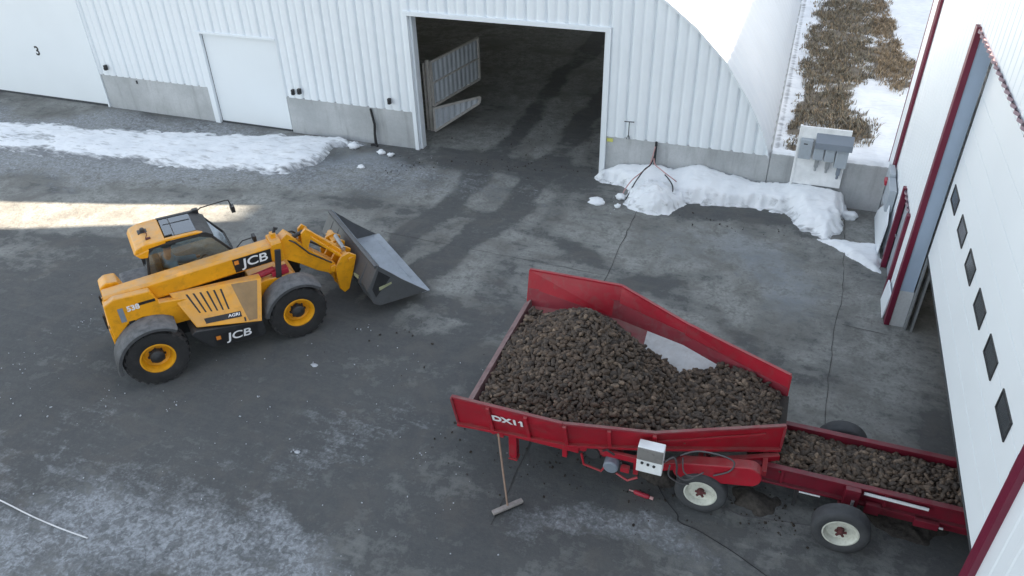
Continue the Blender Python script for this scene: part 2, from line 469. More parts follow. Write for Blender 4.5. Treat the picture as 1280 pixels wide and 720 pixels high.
# ------------------------------------------------------------------ yard ground
def yard_mat():
    m, nt, b = new_mat('yard_surface')
    oc = objc(nt)
    at = N(nt, 'ShaderNodeVertexColor', layer_name='mask')
    sp = N(nt, 'ShaderNodeSeparateColor')
    nt.links.new(at.outputs[0], sp.inputs[0])
    dirt, frost, wet = sp.outputs[0], sp.outputs[1], sp.outputs[2]
    nb = noise(nt, 0.55, 8, 0.62, oc, 0.5)
    nm = noise(nt, 3.2, 9, 0.68, oc, 0.3)
    nf = noise(nt, 13, 8, 0.74, oc)
    nff = noise(nt, 48, 5, 0.7, oc)
    # streaks swept along the driving direction
    mp = N(nt, 'ShaderNodeMapping')
    mp.inputs['Scale'].default_value = (0.35, 2.4, 1)
    mp.inputs['Rotation'].default_value = (0, 0, R_(-18))
    nt.links.new(oc, mp.inputs[0])
    ns = noise(nt, 2.2, 7, 0.66, mp.outputs[0], 0.4)
    fine = mathn(nt, 'ADD', mathn(nt, 'MULTIPLY', nm.outputs[0], 0.5), mathn(nt, 'MULTIPLY', nf.outputs[0], 0.5))
    conc = mixc(nt, ramp(nt, fine, 0.41, 0.60).outputs[0], (0.130, 0.130, 0.112), (0.400, 0.405, 0.370))
    conc = mixc(nt, mathn(nt, 'MULTIPLY', ramp(nt, nb.outputs[0], 0.45, 0.62).outputs[0], 0.6), conc, (0.150, 0.146, 0.122))
    dk = mixc(nt, ramp(nt, fine, 0.42, 0.60).outputs[0], (0.008, 0.0078, 0.0060), (0.046, 0.046, 0.037))
    dk = mixc(nt, mathn(nt, 'MULTIPLY', ramp(nt, ns.outputs[0], 0.48, 0.62).outputs[0], 0.35), dk, (0.060, 0.060, 0.050))
    d = mathn(nt, 'ADD', dirt, mathn(nt, 'MULTIPLY', mathn(nt, 'SUBTRACT', nm.outputs[0], 0.5), 1.9))
    d = mathn(nt, 'ADD', d, mathn(nt, 'MULTIPLY', mathn(nt, 'SUBTRACT', ns.outputs[0], 0.5), 0.7))
    d = mathn(nt, 'ADD', d, mathn(nt, 'MULTIPLY', mathn(nt, 'SUBTRACT', nb.outputs[0], 0.5), 1.0))
    d = mathn(nt, 'ADD', d, mathn(nt, 'MULTIPLY', mathn(nt, 'SUBTRACT', nf.outputs[0], 0.5), 1.1))
    dm = ramp(nt, d, 0.28, 0.72).outputs[0]
    c = mixc(nt, dm, conc, dk)
    # brownish soil film, patchy
    nbr = noise(nt, 1.1, 7, 0.66, oc, 0.6)
    c = mixc(nt, mathn(nt, 'MULTIPLY', ramp(nt, nbr.outputs[0], 0.50, 0.64).outputs[0], 0.5), c, (0.085, 0.069, 0.048))
    # frost / thin trodden snow
    fr = mathn(nt, 'ADD', frost, mathn(nt, 'MULTIPLY', mathn(nt, 'SUBTRACT', nf.outputs[0], 0.5), 0.9))
    fr = mathn(nt, 'ADD', fr, mathn(nt, 'MULTIPLY', mathn(nt, 'SUBTRACT', nm.outputs[0], 0.5), 1.5))
    fr = mathn(nt, 'ADD', fr, mathn(nt, 'MULTIPLY', mathn(nt, 'SUBTRACT', ns.outputs[0], 0.5), 1.0))
    fm = ramp(nt, fr, 0.30, 1.0).outputs[0]
    fm = mathn(nt, 'MULTIPLY', fm, ramp(nt, frost, 0.0, 0.25).outputs[0])
    tread = noise(nt, 6.5, 4, 0.6, oc, 0.8)
    fm = mathn(nt, 'MULTIPLY', fm, mathn(nt, 'SUBTRACT', 1.0, mathn(nt, 'MULTIPLY', ramp(nt, tread.outputs[0], 0.50, 0.58).outputs[0], 0.6)))
    fcol = mixc(nt, ramp(nt, nf.outputs[0], 0.35, 0.65).outputs[0], (0.15, 0.16, 0.165), (0.50, 0.53, 0.56))
    c = mixc(nt, mathn(nt, 'MULTIPLY', fm, 0.9), c, fcol)
    # bluish ice film
    wt = mathn(nt, 'ADD', wet, mathn(nt, 'MULTIPLY', mathn(nt, 'SUBTRACT', nm.outputs[0], 0.5), 0.9))
    c = mixc(nt, mathn(nt, 'MULTIPLY', ramp(nt, wt, 0.4, 0.9).outputs[0], 0.55), c, (0.22, 0.255, 0.29))
    # grit
    c = mixc(nt, mathn(nt, 'MULTIPLY', ramp(nt, nff.outputs[0], 0.60, 0.74).outputs[0], 0.45), c, (0.03, 0.03, 0.03))
    c = mixc(nt, mathn(nt, 'MULTIPLY', ramp(nt, nff.outputs[0], 0.30, 0.22).outputs[0], 0.35), c, (0.26, 0.27, 0.28))
    nt.links.new(c, b.inputs['Base Color'])
    rr = mathn(nt, 'SUBTRACT', 0.86, mathn(nt, 'MULTIPLY', ramp(nt, wt, 0.3, 0.9).outputs[0], 0.35))
    rr = mathn(nt, 'SUBTRACT', rr, mathn(nt, 'MULTIPLY', ramp(nt, ns.outputs[0], 0.42, 0.7).outputs[0], 0.22))
    nt.links.new(rr, b.inputs['Roughness'])
    b.inputs['Specular IOR Level'].default_value = 0.08
    h = mathn(nt, 'ADD', mathn(nt, 'MULTIPLY', nf.outputs[0], 1.0), mathn(nt, 'MULTIPLY', nff.outputs[0], 0.5))
    nt.links.new(bump(nt, h, 0.45, 0.03), b.inputs['Normal'])
    return m

def blob(X, Y, cx, cy, rx, ry, rot=0, soft=0.5):
    c, s = math.cos(R_(rot)), math.sin(R_(rot))
    u, v = ((X - cx) * c + (Y - cy) * s) / rx, (-(X - cx) * s + (Y - cy) * c) / ry
    return 1 - sstep(1 - soft, 1 + soft, np.hypot(u, v))

TRACKS = [([(-8.5, 40), (-8.4, 23), (-8.6, 17.8), (-8.5, 14.5), (-9.3, 11.5), (-10.8, 8.5), (-13.5, 5.5)], 0.42, 0.85),
          ([(-6.3, 40), (-6.4, 23), (-6.7, 17.9), (-7.2, 14.6), (-8.2, 11.9), (-9.6, 9.2), (-12.0, 6.0)], 0.45, 1.0),
          ([(-5.6, 40), (-5.5, 23), (-5.6, 18), (-6.0, 14), (-5.6, 11.0), (-6.6, 8.0), (-9.5, 5.4)], 0.30, 0.25),
          ([(-26, 10.5), (-18, 12.5), (-11, 13.6), (-5.5, 13.0), (-3, 14.8)], 0.35, 0.45),
          ([(-26, 8.0), (-18, 10.0), (-12, 11.2), (-6.5, 11.6), (-4.2, 14.0), (-1, 16.5)], 0.35, 0.45),
          ([(-20, 14.8), (-12, 16.6), (-6.5, 17.2), (-2, 15.5), (1.5, 13.0)], 0.35, 0.40)]
def yard_attr(X, Y):
    wx = X + 1.1 * (fbm(X, Y, 0.45, 4, 1) - 0.5) * 2
    wy = Y + 1.1 * (fbm(X, Y, 0.45, 4, 2) - 0.5) * 2
    d = np.full(X.shape, 0.46) + 0.9 * (fbm(X + 5, Y, 0.35, 5, 14) - 0.5)
    d = d + 0.32 * (1 - sstep(8.0, 15.5, wy)) * (1 - sstep(-3.5, 1.5, wx))      # traffic in front of the hopper
    d = d + 0.30 * blob(wx, wy, -7.0, 9.5, 4.2, 3.4, 20, 0.7)
    d = d + 0.18 * blob(wx, wy, -13.5, 8.5, 4.0, 3.0, 30, 0.7)
    d = d - 0.30 * sstep(-3.6, -3.2, X + .3 * (wx - X)) * sstep(10.0, 13.0, wy)
    d = d - 0.42 * blob(wx, wy, -18.5, 14.3, 7.5, 2.2, 10, 0.6)                   # paler slab by the hall, lightened further to brighten the sunlit strip
    d = d - 0.10 * blob(wx, wy, -5.0, 15.0, 2.4, 3.0, 0, 0.6)
    d = d - 0.16 * blob(wx, wy, -4.4, 12.6, 1.8, 2.0, 0, 0.7)
    d = d + 0.75 * blob(wx, wy, -0.5, 19.3, 2.6, 0.45, -4, 0.7) + 0.3 * blob(wx, wy, 0.4, 18.5, 1.4, 0.5, -10, 0.8)
    d = d + 0.30 * blob(wx, wy, -1.0, 15.6, 2.0, 0.7, 15, 0.8)
    d = d + 0.20 * blob(wx, wy, 1.2, 17.2, 0.7, 1.2, 0, 0.8)
    d = d + 0.25 * blob(wx, wy, 0.2, 13.4, 2.6, 0.8, 10, 0.8)
    d = d + 0.35 * blob(wx, wy, -1.8, 9.3, 3.6, 1.5, 5, 0.6)                       # spill under the hopper
    d = d + 0.35 * (sstep(20.3, 20.9, Y) * sstep(-11.2, -10.5, X) * (1 - sstep(-5.2, -4.8, X))) * (0.3 + fbm(X, Y, 1.3, 4, 8))
    d = d + 0.75 * blob(wx, wy, -8.0, 20.3, 3.6, 0.75, 0, 0.7) - 0.25 * blob(wx, wy, -3.9, 8.9, 1.3, 0.8, 0, 0.8)                      # mud on the sill
    d = d + 0.22 * blob(wx, wy, -12, 14.8, 6, 0.9, 16, 0.9)
    d = d - 0.12 * blob(wx, wy, -10.2, 17.6, 2.5, 0.8, 10, 0.8)
    d = d + 0.75 * (fbm(X + 3, Y + 7, 1.05, 5, 15) - 0.5)
    st = fbm(X * 0.35 + Y * 0.08, Y * 1.6 - X * 0.5, 1.1, 5, 5)
    d = d + 0.35 * (st - 0.5)
    for pts, w, k in TRACKS:
        dist = segdist(wx * 0.6 + X * 0.4, wy * 0.6 + Y * 0.4, pts)
        lug = 0.75 + 0.5 * fbm(X, Y, 2.3, 3, 7)
        d = d + k * (1 - sstep(w * 0.45, w * 1.25, dist)) * lug
    inside = sstep(20.8, 21.2, Y)
    d = d - 0.62 * inside  # hall floor colour lightened to stand in for missing indoor light
    d = d + 0.25 * sstep(3.1, 3.6, X)
    # frost
    f = 0.80 * sstep(.36, .62, fbm(X * .7, Y * 1.5, 0.55, 5, 19)) * (1 - sstep(4.0, 8.4, wy + 0.12 * (wx + 9))) * (1 - 0.8 * sstep(-10.5, -2.5, wx)) * (0.35 + 1.0 * fbm(X, Y, 0.8, 5, 11))
    f = f + 0.30 * blob(wx, wy, -12.5, 4.8, 3.5, 1.8, 0, 0.8) + 0.7 * blob(wx, wy, -11.2, 4.2, 2.6, 0.6, 0, 0.8) * (0.3 + fbm(X, Y, 1.4, 4, 13))
    f = f + 0.5 * blob(wx, wy, -8.0, 6.0, 2.6, 0.5, 12, 0.9)
    f = f + 0.85 * blob(wx, wy, -7.0, 8.4, 2.2, 0.9, 30, 0.9) * fbm(X, Y, 1.1, 4, 12)
    f = f + 0.75 * blob(wx, wy, -5.9, 6.3, 1.4, 0.35, -25, 0.9)
    f = f + 0.75 * blob(wx, wy, -1.5, 8.1, 1.3, 0.4, -12, 0.9)
    f = f + 0.22 * blob(wx, wy, -0.4, 7.9, 1.3, 0.6, -10, 0.9)
    f = f + 0.8 * blob(wx, wy, -6.2, 5.3, 3.0, 0.6, 5, 0.8)
    f = f + 1.0 * blob(wx, wy, -20, 16.8, 11, 1.2, 9, 0.8)                        # slush in front of the bank
    f = f + 1.1 * blob(wx, wy, -23, 18.7, 9, 1.1, 10, 0.7)
    f = f + 0.45 * blob(wx, wy, -19.3, 15.2, 1.2, 0.45, 40, 0.9)
    f = f + 0.25 * blob(wx, wy, -14, 9.2, 1.2, 0.4, 30, 0.9) + 0.2 * blob(wx, wy, -11.7, 8.0, 1.3, 0.3, 30, 0.9)
    f = f + 0.42 * blob(wx, wy, 0.5, 16.6, 0.75, 0.9, 25, 0.9)
    f = f + 0.40 * blob(wx, wy, -11.6, 19.0, 1.6, 0.6, 5, 0.7)
    f = f * (1 - 0.9 * inside)
    # ice film
    w = 0.50 * blob(wx, wy, -1.4, 17.8, 2.2, 0.8, 0, 0.7) + 0.62 * blob(wx, wy, 0.4, 16.4, 0.9, 1.3, 20, 0.8)
    w = w + 0.45 * blob(wx, wy, -19, 18.4, 8, 1.1, 9, 0.6) + 0.5 * blob(wx, wy, -12, 18.9, 1.6, 0.9, 0, 0.7)
    w = w + 0.22 * blob(wx, wy, 1.2, 14, 1.2, 3.0, 0, 0.9) + 0.25 * blob(wx, wy, -12, 5, 4, 1.5, 0, 0.9)
    return np.stack([np.clip(0.06 + 0.80 * d, 0.0, 0.92), np.clip(f, 0, 1), np.clip(w, 0, 1)], -1)

M['yard'] = yard_mat()
gx = np.concatenate([[-600, -250, -120, -70, -50, -40], np.arange(-31, 6.01, 0.085), [7, 9, 12, 16, 24, 40, 80, 200, 600]])
gy = np.concatenate([[-600, -200, -80, -30, -10, 0, 2], np.arange(3.2, 23, 0.085), np.arange(23, 48, 0.4), [52, 60, 80, 120, 250, 600]])
def yz(X, Y):
    return 0.022 * (fbm(X, Y, 0.7, 4, 21) - 0.5) + 0.012 * (fbm(X, Y, 3.5, 3, 22) - 0.5) * (Y < 24)
tag(grid_mesh('yard_ground', gx, gy, lambda X, Y: yz(X, Y) - 0.012, M['yard'], attr=yard_attr), 'dark stained concrete yard with frost and tyre tracks', None, None, 'structure')

# slab joints
def joint(pts, w, name='slab_joint'):
    mb = MB()
    P = []
    for (a, b) in zip(pts[:-1], pts[1:]):
        n = max(2, int(math.hypot(b[0] - a[0], b[1] - a[1]) / 0.25))
        P += [(a[0] + (b[0] - a[0]) * i / n, a[1] + (b[1] - a[1]) * i / n) for i in range(n)]
    P.append(pts[-1])
    vs = []
    for i, p in enumerate(P):
        q = P[min(i + 1, len(P) - 1)]
        o = P[max(i - 1, 0)]
        d = Vector((q[0] - o[0], q[1] - o[1])).normalized()
        ww = w * random.uniform(0.5, 1.3)
        j = random.uniform(-0.02, 0.02)
        for s in (-1, 1):
            x, y = p[0] - d.y * (s * ww / 2 + j), p[1] + d.x * (s * ww / 2 + j)
            z = float(yz(np.array([x]), np.array([y]))[0])
            vs.append((x, y, z - 0.004))
    mb.add(vs, [(2 * i, 2 * i + 1, 2 * i + 3, 2 * i + 2) for i in range(len(P) - 1)])
    return tag(mb.build(name, M['joint']), None, None, None, 'structure')
M['joint'] = worn('joint_dirt', (0.065, 0.064, 0.06), 0.9, var=0.4, scale=8)
joint([(-3.36, 19.4), (-3.33, 7.6)], 0.022)
joint([(2.02, 20.6), (2.0, 16.2), (1.86, 15.0), (1.74, 12.6), (1.7, 11)], 0.016)
joint([(2.0, 15.1), (2.9, 15.0)], 0.014)
joint([(-9.6, 15.6), (-3.4, 15.4)], 0.012)

# ------------------------------------------------------------------ the field behind the low wall
def field_z(X, Y):
    return 1.0 + 0.22 * (fbm(X, Y, 0.55, 4, 31) - 0.45) + 0.10 * (fbm(X, Y, 2.2, 3, 32) - 0.5) + 0.012 * np.clip(Y - 26, 0, 60)
def field_mask(X, Y):
    """where weeds stand: 1 = weeds"""
    wx = X + 0.9 * (fbm(X, Y, 0.9, 4, 33) - 0.5)
    wy = Y + 1.6 * (fbm(X, Y, 0.5, 4, 34) - 0.5)
    k = blob(wx, wy, 1.10, 25.2, 0.85, 4.2, -6, 0.35) + blob(wx, wy, 1.35, 31.5, 1.05, 5.5, 0, 0.35) + blob(wx, wy, 1.8, 38.0, 1.15, 5.5, 0, 0.4)
    k = k + blob(wx, wy, 3.15, 34.8, 0.42, 4.6, 0, 0.4) + 0.8 * blob(wx, wy, 2.6, 30.2, 0.8, 1.6, 0, 0.5) + 0.75 * blob(wx, wy, 3.5, 29.5, 0.5, 1.8, 0, 0.5)
    k = k + 0.7 * blob(wx, wy, 2.1, 24.0, 0.5, 1.0, 0, 0.5)
    k = k + 0.6 * blob(wx, wy, 2.0, 47, 2.0, 4, 0, 0.5)
    return np.clip(k, 0, 1)
def field_attr(X, Y):
    g = field_mask(X, Y) * (0.35 + 0.9 * sstep(.30, .62, fbm(X, Y, 1.8, 4, 35)))
    k = 0.55 * np.exp(-((X + 0.02) / 0.1) ** 2)
    return np.stack([np.clip(k, 0, 1), np.clip(g, 0, 1), k * 0], -1)
M['field'] = snow_mat('field_snow', 0.25)
fx_ = np.concatenate([np.arange(-0.28, 7.0, 0.07), [9, 14, 22, 40, 90, 250]])
fy_ = np.concatenate([np.arange(20.92, 46, 0.1), np.arange(46, 70, 0.6), [80, 110, 200, 400]])
tag(grid_mesh('field', fx_, fy_, field_z, M['field'], attr=field_attr), 'snowy field with patches of dry weeds', None, None, 'structure')

def weed_mat():
    m, nt, b = new_mat('dry_weed')
    at = N(nt, 'ShaderNodeVertexColor', layer_name='mask')
    nt.links.new(at.outputs[0], b.inputs['Base Color'])
    b.inputs['Roughness'].default_value = 0.9
    return m
def weeds():
    V, Fc, C = [], [], []
    cand = 0
    n = 0
    while n < 8500 and cand < 300000:
        cand += 1
        x, y = random.uniform(0.15, 4.6), random.uniform(21.3, 48)
        if cand % 64 == 1:
            xs, ys = rng.uniform(0.15, 4.4, 64), rng.uniform(21.3, 48, 64)
            ks = field_mask(xs, ys) * (0.35 + 1.0 * sstep(0.40, 0.60, fbm(xs, ys, 1.8, 3, 36)))
            zs = field_z(xs, ys)
        i = cand % 64
        if rng.random() > ks[i]: continue
        x, y, z = xs[i], ys[i], zs[i]
        tone = fbm(np.array([x]), np.array([y]), 0.5, 3, 37)[0]
        for b in range(4):
            h = random.uniform(0.04, 0.15) * (0.5 + 1.0 * tone) * (1.6 if random.random() < .06 else 1)
            a = random.uniform(0, 6.28)
            lean = random.uniform(0.1, 1.4) * h
            w = random.uniform(0.006, 0.016)
            ax, ay = math.cos(a), math.sin(a)
            k = len(V)
            bx, by = x + random.uniform(-.07, .07), y + random.uniform(-.07, .07)
            V += [(bx - ay * w, by + ax * w, z - 0.05), (bx + ay * w, by - ax * w, z - 0.05),
                  (bx + ax * lean * .4 + ay * w, by + ay * lean * .4 - ax * w, z + h * .6), (bx + ax * lean * .4 - ay * w, by + ay * lean * .4 + ax * w, z + h * .6),
                  (bx + ax * lean, by + ay * lean, z + h)]
            Fc += [(k, k + 1, k + 2, k + 3), (k + 3, k + 2, k + 4)]
            t = random.random()
            g = (0.30, 0.23, 0.15) if t < 0.35 + 0.5 * (x > 2.7) else ((0.22, 0.20, 0.15) if t < .8 else (0.14, 0.125, 0.105))
            s = random.uniform(0.6, 1.6)
            C += [(g[0] * s, g[1] * s, g[2] * s, 1)] * 5
        n += 1
    me = bpy.data.meshes.new('dry_weeds')
    me.from_pydata(V, [], Fc)
    a = me.color_attributes.new('mask', 'FLOAT_COLOR', 'POINT')
    a.data.foreach_set('color', np.array(C, np.float32).ravel())
    me.materials.append(weed_mat())
    o = bpy.data.objects.new('dry_weeds', me)
    COL.objects.link(o)
    tag(o, 'dry brown weeds standing in the snow behind the low concrete wall', None, None, 'stuff')
weeds()

# ------------------------------------------------------------------ snow
def snow_mass(name, poly, hfun, step, mat, label, kind, dirt=None, edge=0.35, rag=0.30, seed=40, cat=None):
    px = [p[0] for p in poly]
    py = [p[1] for p in poly]
    xs, ys = np.arange(min(px) - 0.5, max(px) + 0.5, step), np.arange(min(py) - 0.5, max(py) + 0.5, step)
    def sd(X, Y):
        wx = X + rag * 2 * (fbm(X, Y, 1.6, 5, seed) - 0.5) + rag * 1.1 * (fbm(X, Y, 6, 3, seed + 2) - 0.5)
        wy = Y + rag * 2 * (fbm(X, Y, 1.6, 5, seed + 1) - 0.5) + rag * 1.1 * (fbm(X, Y, 6, 3, seed + 3) - 0.5)
        return polysd(wx, wy, poly)
    def z(X, Y):
        s = sd(X, Y)
        return hfun(X, Y, s) * sstep(-0.02, edge, s) - 0.03 * (1 - sstep(-0.1, 0.05, s)) + 0.004
    def at(X, Y):
        k = dirt(X, Y, sd(X, Y)) if dirt else np.zeros(X.shape)
        return np.stack([k, k * 0, k * 0], -1)
    o = grid_mesh(name, xs, ys, z, mat, keep=lambda X, Y, Zv: Zv > -0.012, attr=at)
    return tag(o, label, cat, None, kind)

snow_mass('snow_bank', [(-31, 15.7), (-24.5, 16.5), (-20.5, 16.95), (-16.8, 17.35), (-14.0, 18.0), (-13.5, 18.7), (-13.6, 19.6), (-13.2, 20.2), (-12.7, 20.5), (-14.3, 20.65), (-15.9, 20.3), (-18.3, 19.7), (-22.5, 18.9), (-26.8, 18.3), (-31, 17.9)],
          lambda X, Y, s: 0.07 + 0.10 * sstep(0.2, 0.9, s) * fbm(X, Y, 0.9, 4, 43) + 0.09 * sstep(-15.5, -13.8, X) + 0.05 * (fbm(X, Y, 4, 4, 44) - 0.5), 0.06, M['snow_dirty'],
          'long trodden bank of snow in front of the small white door', 'stuff',
          dirt=lambda X, Y, s: 0.55 * (1 - sstep(0.0, 0.45, s)) + 0.38 * blob(X, Y, -25, 17.1, 3.4, 0.45, 8, 0.8) + 0.24 * sstep(.35, .65, fbm(X, Y * 2, 0.6, 4, 45)) * (1 - .5 * sstep(-19, -16, X)), edge=0.22, rag=0.28)
def right_h(X, Y, s):
    wall = np.interp(X, [-4.9, -4.3, -2.7, -2.0, -1.3, -.6, 0, .6, 1.7, 2.1], [.22, .42, .62, .74, .60, .46, .48, .62, .62, .30])
    h = wall * sstep(18.9, 20.75, Y) + 0.20 * sstep(0.3, 1.0, X) * sstep(0.05, 0.35, s) + 0.06
    return h * (0.85 + 0.4 * (fbm(X, Y, 1.2, 4, 47) - 0.5)) + 0.03 * (fbm(X, Y, 4, 4, 48) - 0.5)
snow_mass('snow_drift', [(-4.86, 20.74), (-4.85, 20.3), (-3.7, 20.0), (-2.5, 19.75), (-1.6, 19.7), (-0.4, 19.85), (0.5, 19.8), (0.75, 19.5), (0.95, 19.2), (1.55, 18.7), (1.75, 18.85), (1.85, 19.4), (1.9, 20.0), (2.1, 20.4), (2.05, 20.74)],
          right_h, 0.045, M['snow'], 'white snow drift heaped against the corrugated wall right of the open doorway', 'stuff',
          dirt=lambda X, Y, s: 0.46 * (1 - sstep(0.0, 0.22, s)) * (0.4 + 1.1 * fbm(X, Y, 2.0, 4, 49)) * (Y < 20.45), edge=0.14, rag=0.20, seed=50)
snow_mass('snow_patch', [(1.35, 18.75), (1.9, 18.35), (2.4, 17.85), (2.87, 17.55), (2.89, 18.75), (2.1, 18.75)],
          lambda X, Y, s: 0.08 + 0.08 * fbm(X, Y, 2, 4, 52), 0.04, M['snow'], 'small wedge of snow at the foot of the right building beside its side door', 'stuff',
          dirt=lambda X, Y, s: 0.25 * (1 - sstep(0.0, 0.15, s)), edge=0.12, rag=0.12, seed=54)
PX, PY = -3.08, 19.5
def pile_h(X, Y, s):
    wx, wy = X + .25 * (fbm(X, Y, 2.2, 3, 56) - .5), Y + .25 * (fbm(X, Y, 2.2, 3, 57) - .5)
    r = np.hypot((wx - PX) / 0.92, (wy - PY) / 0.92)
    return 0.66 * np.clip(1 - r * r, 0, 1) * (0.65 + 1.0 * (fbm(X, Y, 2.6, 4, 58) - 0.3)) + 0.16 * (fbm(X, Y, 6, 4, 59) - 0.5)
snow_mass('snow_pile', [(PX + (0.82 + .10 * math.sin(3 * t + 1)) * math.cos(t), PY + (0.85 + .1 * math.cos(2 * t)) * math.sin(t)) for t in np.linspace(0, 2 * math.pi, 18)[:-1]], pile_h, 0.035, M['snow_dirty'],
          'rough cone of dirty snow with hoses lying over it', 'thing', dirt=lambda X, Y, s: 0.28 * (1 - sstep(0, 0.3, s)) + 0.12 * fbm(X, Y, 2.5, 3, 60), edge=0.1, rag=0.14, seed=61, cat='snow pile')

def lump_bm(r, seed):
    bm = bmesh.new()
    bmesh.ops.create_icosphere(bm, subdivisions=3, radius=1)
    rd = random.Random(seed)
    o = rd.uniform(0, 50)
    for v in bm.verts:
        n = 1 + 1.1 * (float(fbm(np.array([v.co.x * 1.2 + o]), np.array([v.co.y * 1.2 + v.co.z * 1.7]), 1, 3, seed)[0]) - 0.5)
        v.co = Vector((v.co.x * r[0], v.co.y * r[1], v.co.z * r[2])) * n
    return bm
def lump(name, loc, r, mat, label, cat, group=None, seed=0):
    bm = lump_bm(r, seed)
    me = bpy.data.meshes.new(name)
    bm.to_mesh(me)
    bm.free()
    for p in me.polygons: p.use_smooth = True
    me.materials.append(mat)
    o = bpy.data.objects.new(name, me)
    COL.objects.link(o)
    o.location = loc
    return tag(o, label, cat, group)
SN = M['snow']
M['crumb'] = worn('ice_crumb', (0.45, 0.47, 0.5), 0.7, var=0.3, scale=6)
lump('snow_lump', (-4.55, 18.95, 0.02), (0.24, 0.17, 0.08), SN, 'largest loose snow lump on the concrete left of the snow cone', 'snow lump', 'loose lumps of snow', 1)
lump('snow_lump', (-3.95, 19.35, 0.05), (0.14, 0.12, 0.10), SN, 'loose snow lump touching the foot of the hoses', 'snow lump', 'loose lumps of snow', 2)
lump('snow_lump', (-3.92, 18.85, 0.03), (0.09, 0.07, 0.05), SN, 'small loose snow crumb in front of the snow cone', 'snow lump', 'loose lumps of snow', 3)
lump('snow_lump', (2.12, 20.1, 0.06), (0.19, 0.13, 0.13), SN, 'broken snow chunk at the end of the drift under the electrical panel', 'snow lump', 'loose lumps of snow', 4)
lump('snow_lump', (-13.0, 20.15, 0.08), (0.17, 0.14, 0.12), SN, 'snow chunk at the right tip of the long bank by the concrete base', 'snow lump', 'loose lumps of snow', 5)
lump('snow_lump', (-11.95, 20.05, 0.04), (0.13, 0.1, 0.08), SN, 'snow lump nearest the open doorway, beside a second one', 'snow lump', 'loose lumps of snow', 6)
lump('snow_lump', (-11.55, 19.95, 0.04), (0.11, 0.1, 0.07), SN, 'rightmost snow lump before the open doorway', 'snow lump', 'loose lumps of snow', 7)
lump('snow_lump', (-12.05, 18.9, 0.03), (0.12, 0.09, 0.06), SN, 'snow lump on the slush at the end of the long bank', 'snow lump', 'loose lumps of snow', 8)
# ice crumbs scattered on the yard: one mass
def crumbs():
    mb = MB()
    spots = [(-14.4, 8.2, .5), (-14.2, 9.8, .4), (-11.75, 7.93, .8), (-10.3, 8.2, .3), (-8.3, 10.2, .4), (-7.86, 11.7, .4), (-7.3, 7.96, .12), (-9, 7.2, .6), (-8.7, 8.5, .7), (-4.2, 7.9, .9), (-5.2, 8.6, .8), (-12.5, 7.4, .6), (-12.3, 19.4, .8), (-4, 18.8, .6), (-10.6, 19.6, .9)]
    for (x, y, r) in spots:
        for k in range(7):
            a, q = random.uniform(0, 6.28), r * random.random()
            s = random.choice([.006, .008, .010, .012, .018])
            c = (x + q * math.cos(a), y + q * math.sin(a), 0.012)
            mb.box(c, (s * random.uniform(.8, 2), s * random.uniform(.8, 1.5), s), Matrix.Rotation(random.uniform(0, 3), 3, 'Z'))
    for k in range(120):
        x, y = random.uniform(-16, -3), random.uniform(5, 12)
        s = random.uniform(.006, .016)
        mb.box((x, y, 0.008), (s * 1.5, s, s), Matrix.Rotation(random.uniform(0, 3), 3, 'Z'))
    o = mb.build('ice_crumbs', M['crumb'])
    tag(o, 'crumbs of ice and grit scattered over the dark yard', None, None, 'stuff')
crumbs()
def dirt_crumbs():
    mb = MB()
    spots = [(-8, 20.3, 3.2, .4, 60), (-6, 20.8, 2.5, .3, 30), (-2.5, 9.2, 2.4, .8, 160), (0.8, 9.3, 1.0, .5, 80), (-6, 11.5, 2.5, 1.5, 22), (-8.5, 22.5, 2.5, 1.5, 60), (-0.5, 18.8, 2.0, .4, 35), (-10.5, 19.3, 1.2, .6, 50)]
    for (x, y, rx, ry, n) in spots:
        for k in range(n):
            px_, py_ = random.gauss(x, rx * .5), random.gauss(y, ry * .6)
            s_ = random.choice([.008, .010, .014, .018, .026])
            mb.box((px_, py_, .004 + s_ * .25), (s_ * random.uniform(.8, 2), s_ * random.uniform(.8, 1.5), s_ * .8), Matrix.Rotation(random.uniform(0, 3), 3, 'Z') @ Matrix.Rotation(random.uniform(0, 1), 3, 'X'))
    o = mb.build('soil_crumbs', M['crumb_soil'])
    tag(o, 'crumbs of dark soil dropped around the doorway and under the hopper', None, None, 'stuff')
M['crumb_soil'] = worn('crumb_soil', (0.04, 0.032, 0.025), 0.9, var=0.4, scale=5)
dirt_crumbs()

